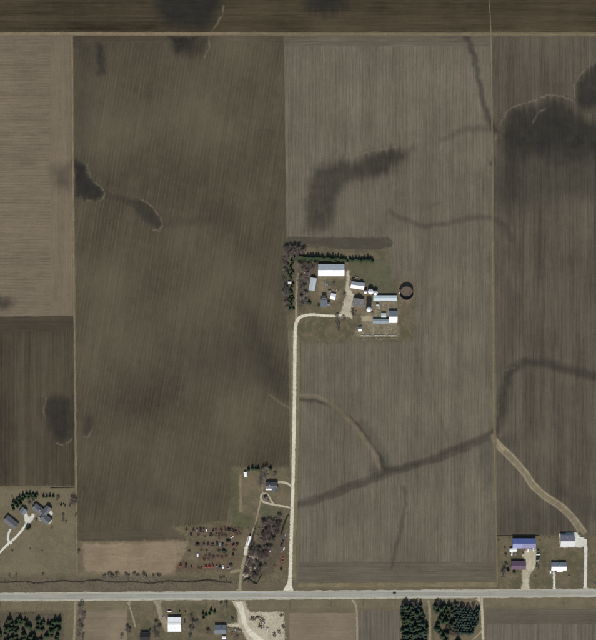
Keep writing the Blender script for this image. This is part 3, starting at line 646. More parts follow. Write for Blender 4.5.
drive([(128.5, 601.5, 4), (129.5, 606), (132, 615), (135.5, 627)], 1.8, 'gravel_faint', 'faint curved drive to the black-roofed house')
drive([(157.5, 600.5, 9), (158.5, 606, 5), (160.5, 614, 5.5), (165, 624, 7), (168, 632, 5)], 5, 'gravel_faint', 'broad worn drive to the white-roofed house')
sheet('scrap_yard_gravel', [(232, 601), (245, 600), (247, 608), (250, 612), (283, 612), (284, 622), (285, 640), (288, 700), (248, 700), (246, 640), (241, 628), (228, 626), (228, 624), (238, 623), (237, 610)], .22, M['gravel_dull'], 'pale gravel scrap yard south of the highway', 1.1)
ribbon('gravel_patch', [(239, 602, 6), (242, 612, 5), (244.5, 622, 4), (250, 632, 5), (262, 642, 6)], 4, .26, M['gravel'], 'bright wheel-worn gravel through the scrap yard', .3)
drive([(479.5, 597.5, 9), (481, 601, 4), (482, 608), (482.5, 620), (483, 640), (484, 700)], 2.6, 'gravel_dull', 'pale lane between spruce block and row-planted field')
drive([(484, 628, 2), (479, 634, 2), (472, 640)], 1.8, 'gravel_faint', 'pale spur curving behind the open spruce block', .275)
drive([(427, 601), (429.5, 606), (430, 640)], 2.6, 'gravel_faint', 'faint track between the two spruce blocks', .2)
drive([(75.5, 601), (75, 612), (74, 640), (73, 700)], 2.2, 'gravel_faint', 'faint lane beside the young evergreen plantation', .2)
drive([(352, 600), (356, 606), (357, 620), (357.2, 660)], 2.2, 'gravel_faint', 'faint lane between tan field and grey tilled field', .2)

# highway
def hy(x): return 596.7 - (x - 50) * .00706
def strip(name, x0, x1, off, wd, z, mat, label, parent=None, th=.0, n=40):
    m = MB()
    for i in range(n):
        a = x0 + (x1 - x0) * i / n; b = x0 + (x1 - x0) * (i + 1) / n
        c = [P(a, hy(a) + off - wd / 2, z), P(a, hy(a) + off + wd / 2, z), P(b, hy(b) + off + wd / 2, z), P(b, hy(b) + off - wd / 2, z)]
        m.add(c, [(0, 1, 2, 3)])
        if th:
            d = [v - Vector((0, 0, th)) for v in c]
            m.add([c[0], c[3], d[3], d[0]], [(0, 1, 2, 3)]); m.add([c[1], d[1], d[2], c[2]], [(0, 1, 2, 3)])
    o = m.build(name, M[mat], parent)
    return tag(o, label, kind='structure') if parent is None else o
ribbon('road_shoulder', [(x, hy(x)) for x in range(-160, 780, 20)], 8.8, .33, M['shoulder'], 'pale gravel shoulders of the highway', .35, 4)
road = strip('highway', -160, 760, 0, 6.0, .42, 'asphalt', 'weathered grey two-lane highway', th=.12)
strip('edge_line', -160, 760, -2.55, .12, .426, 'paint_w', None, road)
strip('edge_line', -160, 760, 2.55, .12, .426, 'paint_w', None, road)
for i in range(98):
    a = -160 + i * 8.7 + 3
    if 0 <= a + 5 and a < 600: strip('centre_dash', a, a + 2.2, 0, .12, .426, 'paint_y', None, road, n=1)
# roadside ditch: an eroded bank whose steep north side stands in its own shadow
m = MB(); prev = None; r = random.Random(5); L = []
for i in range(150):
    x = -30 + i * 1.78; y = 582.6 + .9 * math.sin(x * .055) + .7 * math.sin(x * .17 + 1) + r.uniform(-.35, .35); h = r.uniform(.35, .95)
    if x > 212: h *= .9
    L.append((x, y, h))
for (a, b) in zip(L, L[1:]):
    q = []
    for x, y, h in (a, b): q += [P(x, y - .9, .08), P(x, y - .25, h), P(x, y + .5, h * .9), P(x, y + 3.0, .08)]
    m.add(q, [(1, 0, 4, 5), (2, 1, 5, 6), (3, 2, 6, 7)])
tag(m.build('ditch_bank', M['bank']), 'eroded earth bank along the roadside ditch', kind='structure')
ribbon('ditch', [(x, y - 1.0, 1.4) for x, y, h in L[::3]], 1.4, .17, M['shaded_mud'], 'muddy roadside ditch darkened with the bank shade', .35, 3)  # mud strip whose dark colour includes the bank's shadow
#PART2
# ------------------------------------------------------------------ trees
def conifer_mesh(seed):
    r = random.Random(seed); m = MB(); H = r.uniform(6.8, 9.2); Rb = r.uniform(2.8, 3.7); lv = 16; pw = r.uniform(.5, .85); lx, ly = r.uniform(-.5, .5), r.uniform(-.5, .5)
    for i in range(lv):
        t = i / (lv - 1); z = .7 + (H - 1.0) * t; rad = Rb * (1 - t) ** pw * r.uniform(.72, 1.15) + .2; n = max(5, int(12 - 6 * t)); a0 = r.uniform(0, 6.28)
        for k in range(n):
            a = a0 + 6.283 * k / n + r.uniform(-.25, .25); l = rad * r.uniform(.72, 1.12); dr = -l * r.uniform(.12, .42)
            d = Vector((math.cos(a), math.sin(a), 0)); q = Vector((-d.y, d.x, 0)); zz = z + r.uniform(-.15, .15)
            o = Vector((lx * t, ly * t, zz)); tip = o + d * l + Vector((0, 0, dr)); w = .20 * l + .16
            mid = o + d * l * .55 + Vector((0, 0, dr * .3))
            m.add([o, mid + q * w, tip, mid - q * w], [(0, 3, 2, 1)])
            for s in (-1, 1):
                e = mid + q * s * w * r.uniform(1.5, 2.2) + d * l * r.uniform(.05, .3) + Vector((0, 0, r.uniform(-.35, .1)))
                m.add([o + d * l * .25, mid + d * .3 * l, e], [(0, 1, 2) if s > 0 else (0, 2, 1)])
    m.bar((lx * .8, ly * .8, H - 1.6), (lx, ly, H), .14, .01, 4)
    return m
def conifer(px, py, label, group, sc=1.0, z=.16, mat=None, name='conifer_tree'):
    k = rnd.randrange(7)
    t = thing(name, label, 'evergreen tree', P(px, py, z), rnd.uniform(0, 6.28), group, (sc * rnd.uniform(.92, 1.08), sc * rnd.uniform(.92, 1.08), sc * rnd.uniform(.88, 1.12)))
    mo('crown', cached('conifer_crown:%d' % k, lambda: conifer_mesh(40 + k)), M[mat or 'conifer'], t)
    mo('trunk', cached('conifer_trunk', lambda: MB().bar((0, 0, -.2), (0, 0, 5.5), .17, .03, 6)), M['bark'], t)
    return t
def bare_meshes(seed):
    r = random.Random(seed); tr = MB(); cr = MB(); tips = []
    def grow(a, d, l, rad, dep):
        b = a + d * l
        (tr if dep < 2 else cr).bar(a, b, rad, rad * .62, 5 if dep < 2 else 3)
        if dep >= 2: tips.append((a, b, d))
        if dep == 4: return
        for k in range(r.choice((3, 3, 4)) if dep else 5):
            ax = d.orthogonal().normalized(); ax.rotate(Matrix.Rotation(r.uniform(0, 6.28), 3, d)); nd = d.copy(); nd.rotate(Matrix.Rotation(r.uniform(.45, 1.0), 3, ax))
            nd.z += .12; nd.normalize()
            st = a + d * l * r.uniform(.55, 1.0)
            grow(st, nd, l * r.uniform(.58, .80), rad * .52, dep + 1)
    grow(Vector((0, 0, -.2)), Vector((r.uniform(-.05, .05), r.uniform(-.05, .05), 1)).normalized(), 3.0, .24, 0)
    for a, b, d in tips:
        for k in range(5):
            st = a.lerp(b, r.uniform(.3, 1)); nd = (d + Vector((r.uniform(-.9, .9), r.uniform(-.9, .9), r.uniform(-.4, .7)))).normalized(); l = r.uniform(.8, 1.9)
            q = nd.orthogonal().normalized() * r.uniform(.035, .065)
            cr.add([st - q, st + q, st + nd * l], [(0, 1, 2)])
    return tr, cr
def bare_tree(px, py, label, group, sc=1.0, z=.16, mat='twig', flat=1.0):
    k = rnd.randrange(5)
    if 'bare_t%d' % k not in MESH:
        a, b = bare_meshes(70 + k); MESH['bare_t%d' % k] = a.mesh('bare_trunk'); MESH['bare_c%d' % k] = b.mesh('bare_crown')
    sc *= 1.2
    t = thing('bare_tree', label, 'tree', P(px, py, z), rnd.uniform(0, 6.28), group, (sc * rnd.uniform(.85, 1.15), sc * rnd.uniform(.85, 1.15), sc * flat * rnd.uniform(.85, 1.1)))
    mo('trunk', MESH['bare_t%d' % k], M['bark'], t); mo('crown', MESH['bare_c%d' % k], M[mat], t)
    return t
def shrub_mesh(seed):
    r = random.Random(seed); m = MB()
    for k in range(170):
        a = r.uniform(0, 6.28); h = r.uniform(.1, 1); rr = 1.1 * math.sqrt(1 - (h - .35) ** 2) * r.uniform(.5, 1.1)
        c = Vector((rr * math.cos(a), rr * math.sin(a), h * 1.7)); u = Vector((r.uniform(-1, 1), r.uniform(-1, 1), r.uniform(-.5, .5))).normalized(); v = u.orthogonal().normalized()
        l = r.uniform(.18, .42); m.add([c - u * l, c + v * l * .6, c + u * l, c - v * l * .6], [(0, 1, 2, 3)])
    return m
def stems_mesh():
    m = MB(); r = random.Random(4)
    for k in range(7):
        a = 6.28 * k / 7; m.bar((0, 0, -.1), (.8 * math.cos(a) * r.uniform(.4, 1), .8 * math.sin(a) * r.uniform(.4, 1), r.uniform(.9, 1.5)), .04, .015, 3)
    return m
def shrub(px, py, label, group, sc=1.0, z=.16, mat='conifer', name='shrub'):
    k = rnd.randrange(3)
    t = thing(name, label, 'shrub', P(px, py, z), rnd.uniform(0, 6.28), group, (sc, sc * rnd.uniform(.8, 1.2), sc * rnd.uniform(.8, 1.1)))
    mo('foliage', cached('shrub_foliage:%d' % k, lambda: shrub_mesh(90 + k)), M[mat], t)
    mo('stem', cached('shrub_stem', stems_mesh), M['bark'], t)
    return t
J = lambda a: rnd.uniform(-a, a)

# farm windbreak
for x in (299.5, 301.8, 304.6, 307.6, 310.2, 312.8, 315.8, 318.6, 321.4, 323.6, 327.6, 330.2, 332.8, 335.6, 338.2, 341.0, 343.6, 346.2, 349.8, 352.6, 355.4, 358.8, 361.6, 364.6, 367.8, 370.4, 372.4):
    conifer(x + J(.4), 257.6 + (x - 300) * .045 + J(.8), 'tall dark spruce in the windbreak row behind the machine shed', 'windbreak spruces behind the machine shed', rnd.uniform(.85, 1.15), .2)
for x, y in ((329, 260.4), (335, 261), (341, 261.3), (347.5, 262), (305, 260.4), (312, 260.4), (361, 262.4), (317.5, 260.6)):
    conifer(x + J(.4), y, 'shorter spruce in front of the windbreak row', 'short spruces of the windbreak', .62, .2)
for y in (261.5, 266, 270.5, 275, 279, 287, 293.5, 296.5, 301.2, 305.4, 308.2):
    conifer(291.6 + J(.7), y, 'slim spruce in the belt beside the faint farm track', 'spruces of the west tree belt', rnd.uniform(.62, .9), .2)
for x, y in ((289.5, 309), (293.6, 309), (290, 299), (288, 274.5), (292.6, 263.5), (290.4, 268), (293, 272.6), (290, 277), (293, 284.6), (290.2, 290.6), (293, 299), (290.4, 303.4), (288.4, 293), (287.6, 265), (288, 304)): conifer(x, y, 'slim spruce in the belt beside the faint farm track', 'spruces of the west tree belt', .7, .2)
for i in range(13): bare_tree(285.6 + J(1.4), 252 + i * 4.6 + J(1.5), 'bare tree along the field side of the west tree belt', 'bare trees of the west belt', rnd.uniform(.62, .95), .2)
for x, y in ((287, 249), (291, 248.5), (295.5, 249), (299, 250.5), (303, 252), (293, 254), (298, 256), (289, 256)):
    bare_tree(x, y, 'tall bare tree at the corner of windbreak and west belt', 'bare trees at the windbreak corner', rnd.uniform(.9, 1.15), .2, 'twig_p')
for x, y in ((300, 266), (304.5, 265), (309, 266.5), (303, 270), (308, 271.5), (312.5, 270), (315.5, 266), (307, 275.5)):
    bare_tree(x, y, 'reddish bare tree beside the machine shed', 'bare trees west of the machine shed', rnd.uniform(.75, 1.0), .2, 'twig_p')
for x, y in ((300.5, 284), (304.5, 287), (301, 290.5), (305, 294), (302, 298), (305.5, 302), (301.5, 305.5), (306, 280.5), (300, 279)):
    bare_tree(x, y, 'bare tree between the faint track and the old grey barn', 'bare trees by the old grey barn', rnd.uniform(.75, 1.05), .2, 'twig_g')
for x, y, s in ((334, 284.5, .55), (345, 296, .6), (352.5, 312, .6), (352.8, 316, .55)): bare_tree(x, y, 'small bare yard tree near the gravel farmyard', 'small yard trees by the gravel', s, .2)
for x, y in ((288.5, 258), (293.6, 258.6), (297, 258.2), (291, 253.5), (296, 252.6)): conifer(x, y, 'dark spruce among the bare trees at the windbreak corner', 'spruces at the windbreak corner', rnd.uniform(.8, 1.1), .2)
conifer(309.3, 303, 'reddish brown juniper standing alone west of the farmhouse', None, .95, .2)['category'] = 'evergreen tree'
shrub(318.6, 305.5, 'dark evergreen shrub by the farmhouse corner', None, 1.3, .2)
for x, y in ((337, 318.5), (337.8, 324), (338.4, 329), (343.5, 320)): bare_tree(x, y, 'bare tree on the lawn south of the farm drive', 'bare trees south of the farm drive', .75, .2)
shrub(356, 312, 'low brown bush at the feedlot corner', None, 1.1, .2, 'twig_p')

# hillside homestead trees
LB = 'spruce of the curved shelter row behind the grey-roofed house'
for x, y in ((13.6, 508), (12.4, 505), (13.5, 501.5), (16, 503.5), (16.5, 499), (19, 501), (19.5, 496.8), (22, 498.6), (23, 494.6), (25.2, 497), (26.5, 493.8), (28.8, 496.4), (30, 493.6), (32.4, 496), (33.4, 493.4), (35.6, 496), (37, 493.8), (17.6, 505.5), (20.6, 503.2)):
    conifer(x + J(.3), y + 1 + J(.3), LB, 'shelter spruces behind the grey-roofed house', rnd.uniform(.72, .95), .12)
for x in (43.4, 46.6, 49.8, 53.2): conifer(x, 496.5 + J(.3), 'small dark spruce in a short row of four near the board fence', 'four small spruces in a row', .68, .12)
conifer(61, 505.2, 'slightly larger of three small junipers on the brown lawn', None, .6, .12)
for x, y in ((63.6, 504), (65, 506)): conifer(x, y, 'tiny juniper beside the larger one on the brown lawn', 'tiny junipers on the lawn', .4, .12)
conifer(12, 496.3, 'tiny lone spruce west of the curved shelter row', None, .35, .12)
shrub(28.2, 527.6, 'large round green yew beside the white drive', None, 2.6, .12, 'conifer')
for x, y, s in ((30, 504.5, .55), (33, 501.5, .5), (28.5, 502, .5)): bare_tree(x, y, 'small bare tree between shelter row and small garage', 'bare trees by the small garage', s, .12, 'twig_g')
for x, y, s in ((73, 500, .85), (71, 503, .7), (74.5, 504.5, .8), (70, 506.5, .6), (75.5, 500.5, .7)): bare_tree(x, y, 'tall bare tree at the lawn edge by the slanted-row field', 'bare trees at the lawn edge', s, .12, 'twig_p')
bare_tree(58, 498, 'bare reddish tree south of the long board fence', None, .7, .12, 'twig_p')
for x, y, s in ((63, 516, .45), (63.5, 520, .5), (66, 522, .4), (75.8, 516, .4), (12, 551.5, .4), (36, 520.5, .4), (52, 528, .4)): bare_tree(x, y, 'small bare sapling on the brown lawn', 'saplings on the brown lawn', s, .12)
for x, y in ((36.5, 522), (45, 524.5), (30, 549), (42, 551)): shrub(x, y, 'low dull shrub in the grass by the grey-roofed house', 'shrubs by the grey-roofed house', .8, .12, 'twig')
bare_tree(78.5, 552.5, 'single bare tree at the edge of the hay ground', None, .6, .12)

# middle homestead and machinery yard trees
for x, y, s in ((248.4, 469.8, .85), (252.4, 468.8, .8), (255.6, 469, .7), (258.2, 469, .72), (270.4, 469, .85)): conifer(x, y, 'dark spruce behind the white-porched house', 'spruces behind the white-porched house', s, .14)
for x, y, s in ((262, 476, 1.25), (265.5, 470, 1.05), (260.5, 483, 1.0), (266, 477, .8), (275, 474, .7)): bare_tree(x, y, 'large grey bare tree shading the white-porched house', 'bare trees around the white-porched house', s, .14, 'twig_g')
bare_tree(276, 491, 'small bare tree at the front corner of the white-porched house', None, .6, .14)
shrub(265.8, 498.4, 'dull green shrub bed inside the gravel loop', None, 2.4, .14, 'twig_g'); shrub(267.2, 500.6, 'small dull shrub at the loop drive split', None, 1.6, .14, 'twig_g')
r2 = random.Random(21); n = 0
for i in range(400):
    t = r2.random(); cx = 272 + (248 - 272) * t ** 1.2; cy = 518 + 58 * t; x = cx + r2.uniform(-8, 10); y = cy + r2.uniform(-5, 5)
    if x < 243 + (20 if y < 545 else 0): continue
    if n > 84: break
    n += 1; bare_tree(x, y, 'purplish bare tree in the thicket between lane and gravel road', 'trees of the thicket', r2.uniform(.5, .85), .18, r2.choice(('twig_p', 'twig_p', 'twig')))
for i in range(26):
    t_ = r2.random(); shrub(271 - 22 * t_ + r2.uniform(-8, 8), 520 + 56 * t_ + r2.uniform(-4, 4), 'low reddish brush clump under the thicket trees', 'brush under the thicket', r2.uniform(.8, 1.5), .18, 'twig_p')
for i in range(9): bare_tree(256.5 - i * .9 + J(.6), 524 + i * 3.2, 'scrubby bare tree beside the machinery yard lane', 'scrub trees beside the yard lane', rnd.uniform(.3, .5), .14)
for x, y in ((251, 543.5), (251.6, 547), (250.4, 550), (252.4, 540)): shrub(x, y, 'dark bush beside the long white trailer', 'bushes by the white trailer', 1.2, .14)
for i in range(14):
    t = i / 13; shrub(288.2 - 7 * t ** .8 + J(.25), 515 + 19 * t, 'dark brush in the line leading to the parked machines', 'brush line along the gravel road', rnd.uniform(.75, 1.05), .14)
for i in range(17):
    t = i / 16; shrub(243.5 + 18 * t, 581.2 - 2.2 * math.sin(t * 7) - (5 * max(0, t - .75) * 4), 'dark brush along the thicket end near the highway', 'brush at the thicket end', rnd.uniform(.65, .95), .18)
shrub(274.6, 519.4, 'single dark round cedar north of the thicket', None, 1.3, .14); shrub(281.2, 569, 'dark green round bush near the gravel road mouth', None, 1.6, .14)
for x, y in ((104, 577), (110, 576.5), (112.5, 577.5), (117, 576), (126, 575.5), (128.5, 577), (134, 575), (137, 577), (143.5, 576), (146, 577.5), (153, 577.5), (159, 577.5)):
    bare_tree(x, y, 'bare willow along the roadside ditch by the hay ground', 'willows along the ditch', rnd.uniform(.5, .8), .12, 'twig_g')
for i in range(64): shrub(2 + i * 3.6 + J(1.6), 582.2 + J(1.1), 'small dark brush clump on the roadside ditch bank', 'brush on the ditch bank', rnd.uniform(.4, .95), .2, 'twig')
for x, y in ((10, 575.5), (16, 575.8), (43, 575)): bare_tree(x, y, 'low bare scrub on the lawn edge above the ditch', 'scrub above the ditch', .4, .12)

# blue shed and white house trees
for x, y, s in ((504, 572, .95), (503, 575.5, .8), (506, 565, .6), (505.5, 556, .5), (504.5, 549, .45)): bare_tree(x, y, 'bare tree west of the purple-roofed house', 'bare trees by the purple-roofed house', s, .12, 'twig_g')
for x, y in ((508, 570.5), (514.2, 572)): conifer(x, y, 'dark spruce in front of the purple-roofed house', 'spruces by the purple-roofed house', .8, .12)
for x, y in ((509, 538.5), (498.6, 540.5), (540, 541)): shrub(x, y, 'low bush by the long board fence of the blue-roofed shed', 'bushes by the long board fence', .9, .12, 'twig')
for x, y in ((535.6, 576.4), (595, 583), (549, 538), (569, 576)): shrub(x, y, 'small dark shrub standing alone in the mottled grass yard', 'lone yard shrubs', .9, .12, 'twig')

# south side trees
r3 = random.Random(8)
for j in range(13):
    for i in range(7):
        if j == 0: continue
        x = 403.4 + i * 3.5 + r3.uniform(-1.5, 1.5); y = 603 + j * 3.4 + r3.uniform(-1.5, 1.5)
        if y > 648 or (i > 5 and j < 6): continue
        conifer(x, y, 'tall green spruce packed in the dense block beside the grey tilled field', 'spruces of the dense block', r3.uniform(.9, 1.6), .1, 'conifer' if r3.random() < .7 else 'conifer_b')
for x, y in ((403.5, 604.5), (406, 603.6), (412.5, 603.8), (415.5, 604)): bare_tree(x, y, 'dark bare tree at the highway end of the dense spruce block', 'bare trees by the dense spruce block', .75, .1, 'twig_p')
for x, y in ((422.5, 622), (424.5, 625.5), (421.6, 628), (425, 630), (424, 619)): bare_tree(x, y, 'bare tree at the side of the dense spruce block', 'bare trees at the side of the dense spruce block', .7, .1, 'twig_p')
for row in range(12):
    for col in range(11):
        x = 452 + col * 3.0 - row * 1.15 + r3.uniform(-.55, .55); y = 607.5 + row * 2.55 + col * .25 + r3.uniform(-.55, .55)
        if not (455 < x < 478.5 and 606 < y < 633.5): continue
        conifer(x, y, 'small blue-green spruce in the tight planted grid by the pale lane', 'planted grid of spruces', r3.uniform(.7, 1.15), .1, 'conifer_b')
for x, y in ((434.8, 609), (437.5, 611), (436, 606.5), (441, 608.5), (443.8, 606), (446.5, 609.5), (449, 606.5), (451.5, 610), (447.5, 613.5), (444, 613), (441.8, 616.5), (448.5, 617), (438.5, 624), (437.4, 628.5), (439.2, 632), (443, 636.5), (445.5, 640), (452, 613.5), (455, 604.5), (454, 622), (458, 642), (440.5, 619.5), (446, 621), (451, 625), (443, 622.5), (449.5, 630), (455, 628.5), (446.5, 633)):
    conifer(x, y, 'scattered dark spruce in the open grove beside the planted grid', 'spruces of the open grove', r3.uniform(.9, 1.5), .1)
for x, y in ((437.8, 602.6), (439, 605), (454, 604.5), (456.6, 605.5), (463, 606.5), (468, 607), (473.5, 606.5)): bare_tree(x, y, 'dark bare tree on the highway side of the open spruce grove', 'bare trees by the open grove', .7, .1, 'twig_p')
for i in range(11): bare_tree(443 + r3.uniform(0, 15), 626 + r3.uniform(0, 11), 'greyish bare tree inside the open spruce grove', 'bare trees in the open grove', r3.uniform(.5, .75), .1, 'twig_p')
for i in range(95):
    x = -8 + r3.uniform(0, 68); y = 619 + r3.uniform(0, 26)
    if x > 40 and y < 621: continue
    conifer(x, y, 'young evergreen in the brown plantation west of the faint lane', 'young plantation evergreens', r3.uniform(.7, 1.45), .14)
for i in range(5): conifer(39 + i * 4.6 + J(.4), 620 + i * 1.9 + J(.5), 'young evergreen in the brown plantation west of the faint lane', 'young plantation evergreens', .9, .14)
for i in range(10): shrub(14 + i * 2.1, 613.6 + J(.5), 'low scrub clump between highway verge and plantation', 'scrub by the plantation', .6, .12, 'twig')
for i in range(9): bare_tree(81.5 + J(2), 604 + i * 4.2, 'grey bare tree in the row beside the faint lane', 'bare trees along the faint lane', rnd.uniform(.6, .85), .1, 'twig_g')
for x, y in ((203, 614), (206, 615), (211, 610.5), (214.5, 612), (203.6, 618), (209.5, 614)): conifer(x, y, 'dark cedar on the lawn near the blue-grey house', 'cedars near the blue-grey house', .72, .14)
for x, y, s in ((191, 618, .7), (193, 624, .8), (191.5, 630, .8), (190, 636, .7), (197, 622, .5), (221, 604.5, .6), (226, 605.5, .7), (208, 632, .7), (232, 620, .5)): bare_tree(x, y, 'grey bare tree between white-roofed and blue-grey houses', 'bare trees between the two south houses', s, .14, 'twig_g')
for x, y, s in ((127, 628, .8), (129.5, 631, .7), (122, 637, .6), (156, 624, .7), (159, 628, .7), (154.5, 631, .75), (157.5, 635, .8), (150, 631, .4)): bare_tree(x, y, 'dark bare tree near the black-roofed house', 'bare trees near the black-roofed house', s, .14, 'twig_p')
for x, y in ((179.5, 611.5), (185.6, 611.8)): conifer(x, y, 'tiny dark cedar behind the white-roofed house', 'tiny cedars behind the white-roofed house', .45, .14)

# ------------------------------------------------------------------ buildings
def slab(m, a, b, c, d, th=.12):
    """a roof slab given by its top corners (counter-clockwise seen from above)"""
    q = [Vector(v) for v in (a, b, c, d)]; lo = [v - Vector((0, 0, th)) for v in q]
    return m.add(q + lo, [(0, 1, 2, 3), (7, 6, 5, 4), (0, 4, 5, 1), (1, 5, 6, 2), (2, 6, 7, 3), (3, 7, 4, 0)])
def gable_parts(t, L, W, eave, rise, wall, roof, roof2=None, doors=(), wins=(), over=.35, ox=0, oy=0, rz=0, name='roof_slope', panels=None, z=0):
    """gabled block with its ridge along local x, centred on ox, oy; doors / wins: (side, position, width, height[, sill]) with side s, n, e, w"""
    rot = Matrix.Rotation(rz, 4, 'Z'); off = Vector((ox, oy, z))
    def tr(m): m.v = [tuple(rot @ Vector(v) + off) for v in m.v]; return m
    hl, hw = L / 2, W / 2; sl = rise / hw
    m = MB(); m.add([(-hl, -hw, -.3), (hl, -hw, -.3), (hl, hw, -.3), (-hl, hw, -.3), (-hl, -hw, eave), (hl, -hw, eave), (hl, hw, eave), (-hl, hw, eave), (-hl, 0, eave + rise), (hl, 0, eave + rise)],
                    [(0, 3, 2, 1), (0, 1, 5, 4), (2, 3, 7, 6), (1, 2, 6, 9, 5), (3, 0, 4, 8, 7)])
    tr(m).build('wall', M[wall], t)
    out = []
    for s in (-1, 1):
        ye = s * (hw + over); ze = eave - over * sl + .16; zr = eave + rise + .16; xa, xb = -hl - over, hl + over
        segs = panels if (panels and s < 0) else [(0, 1, roof2 if (roof2 and s > 0) else roof)]  # a darker north slope colour stands for shade
        for f0, f1, mt in segs:
            x0, x1 = xa + (xb - xa) * f0 + (.01 if f0 else 0), xa + (xb - xa) * f1
            m = MB()
            if s < 0: slab(m, (x0, ye, ze), (x1, ye, ze), (x1, 0, zr), (x0, 0, zr))
            else: slab(m, (x1, ye, ze), (x0, ye, ze), (x0, 0, zr), (x1, 0, zr))
            o = tr(m).build(name if len(segs) == 1 else 'roof_panel', M[mt], t); out.append(o)
    m = MB().prism([(-.22, -.10), (.22, -.10), (0, .09)], -hl - over, hl + over); m.v = [(v[1], v[0], v[2] + eave + rise + .20) for v in m.v]; m.f = [f[::-1] for f in m.f]
    tr(m).build('ridge_cap', M[roof], t)
    def onwall(side, pos, wd, z0, z1, nm, mt, dep=.06):
        m = MB()
        if side in 'sn':
            y = (hw + dep / 2) * (-1 if side == 's' else 1); m.box(pos - wd / 2, y - dep / 2 - .02, z0, pos + wd / 2, y + dep / 2, z1)
        else:
            x = (hl + dep / 2) * (1 if side == 'e' else -1); m.box(x - dep / 2 - .02, pos - wd / 2, z0, x + dep / 2, pos + wd / 2, z1)
        return tr(m).build(nm, M[mt], t)
    for d in doors: onwall(d[0], d[1], d[2], 0, d[3], 'door', d[4] if len(d) > 4 else 'door')
    for d in wins:
        onwall(d[0], d[1], d[2] + .24, d[4] - .12, d[4] + d[3] + .12, 'window_frame', 'trim', .05); onwall(d[0], d[1], d[2], d[4], d[4] + d[3], 'window', 'glass', .09)
    return out
def gable(name, label, cat, px, py, L, W, deg, eave, rise, wall, roof, z=.2, group=None, **k):
    t = thing(name, label, cat, P(px, py, z), R(deg), group); gable_parts(t, L * S, W * S, eave, rise, wall, roof, **k); return t
def chimney(t, x, y, z0, z1):
    c = MB().box(x - .45, y - .45, z0, x + .45, y + .45, z1).build('chimney', M['w_brick'], t)
    MB().box(x - .52, y - .52, z1, x + .52, y + .52, z1 + .12).build('chimney_cap', M['conc_obj'], c)
def vent(t, x, y, z, mt='steel'):
    v = MB().lathe([(.28, z - .3), (.28, z + .35)], 10, x, y).build('roof_vent', M[mt], t)
    MB().lathe([(.5, z + .35), (.02, z + .6)], 10, x, y).build('vent_cap', M[mt], v)

t = gable('machine_shed', 'long machine shed with white metal roof, its north slope shaded grey, near the windbreak', 'shed', 331.2, 270.3, 25.8, 11.6, 0, 4.6, 2.9, 'w_white', 'r_white', roof2='r_grey',  # grey north slope is shade put into the roof colour
          doors=[('s', -12, 5, 4, 'door_w'), ('s', 0, 5, 4, 'door_w'), ('e', 0, 5, 4.2, 'door_w'), ('s', 9, 1, 2.1)], wins=[('s', 13, 1.2, 1, 1.2), ('s', -6, 1.2, 1, 1.2)])
for x in (-14, -8.5, -3, 4.5, 10): vent(t, x, -1.3, 7.3, 'iron')
gable('old_barn', 'old barn with mottled galvanised roof standing askew among bare trees', 'barn', 312.6, 284.3, 12.2, 5.6, 80, 3.6, 1.8, 'w_grey', 'r_grey', doors=[('w', 0, 3, 2.8)], wins=[('s', -4, .9, .8, 1.3), ('s', 4, .9, .8, 1.3)])
# farmhouse
t = thing('farmhouse', 'grey-roofed farmhouse with cross gable beside the gravel farmyard', 'house', P(324, 303.2, .2), R(0))
gable_parts(t, 7.2 * S, 6.2 * S, 5.0, 2.6, 'w_white', 'r_shingle_b', rz=R(90), oy=-.6, doors=[('s', 0, 1, 2.1)], wins=[('s', -2.5, .9, 1.3, 1), ('s', 2.5, .9, 1.3, 1), ('n', -2, .9, 1.3, 1), ('n', 2, .9, 1.3, 1)])
gable_parts(t, 4.2 * S, 5.0 * S, 4.6, 2.0, 'w_white', 'r_shingle', ox=-.2, oy=7.0, wins=[('n', 0, .9, 1.3, 1)])
gable_parts(t, 3.4 * S, 3.2 * S, 3.0, 1.3, 'w_white', 'r_shingle_b', ox=6.0, oy=-.8, doors=[('e', 0, 1, 2.1, 'door_w')])
chimney(t, 1.2, 1.5, 5.5, 9.0)
gable('garage', 'small white-roofed garage attached near the farmhouse', 'garage', 333, 296.6, 4.8, 5.6, -12, 2.8, 1.3, 'w_white', 'r_white', doors=[('e', 0, 3.2, 2.2, 'door_w')], wins=[('s', 0, .9, .8, 1.1)])
gable('garden_shed', 'tiny pale shed tucked in the west tree belt', 'shed', 289.6, 282.6, 2.8, 2.0, 0, 2.0, .7, 'wood_pale', 'r_pale', doors=[('s', 0, .9, 1.8)])
gable('hog_house', 'long narrow white-roofed shed lying askew by the grain bins', 'shed', 357.6, 285.6, 13.0, 6.4, -8, 3.2, 2.2, 'w_white', 'r_white', roof2='r_grey', doors=[('w', 0, 2.4, 2.4, 'door_w')], wins=[('s', x, 1.0, .7, 1.2) for x in (-6, -3, 0, 3, 6)])  # north slope of the white roof greyed to paint its shade
gable('barn', 'weathered gable barn with patched brown roof throwing a pointed shadow', 'barn', 358.4, 302.6, 7.4, 10.6, 84, 3.6, 3.9, 'w_red', 'r_barn', doors=[('e', 0, 3.2, 3), ('w', 0, 3, 2.8)], wins=[('s', -3, .8, .9, 1.4), ('s', 3, .8, .9, 1.4)])
gable('cattle_shed', 'long low pale blue-grey cattle shed west of the round tank', 'shed', 385, 298.2, 23, 5.0, 0, 2.9, .75, 'w_grey', 'r_aqua', doors=[('s', x, 3.4, 2.2) for x in (-12, -4, 4, 12)])
t = gable('steep_shed', 'steep shed with white roof, its north slope shaded dark, beside the feedlot', 'shed', 393, 316.8, 8.0, 11.6, 0, 3.4, 4.0, 'w_white', 'r_white', roof2='r_slate', doors=[('w', 0, 3, 2.8)], wins=[('s', -2, .9, .8, 1.3), ('s', 2, .9, .8, 1.3)])  # north slope coloured dark to imitate shade
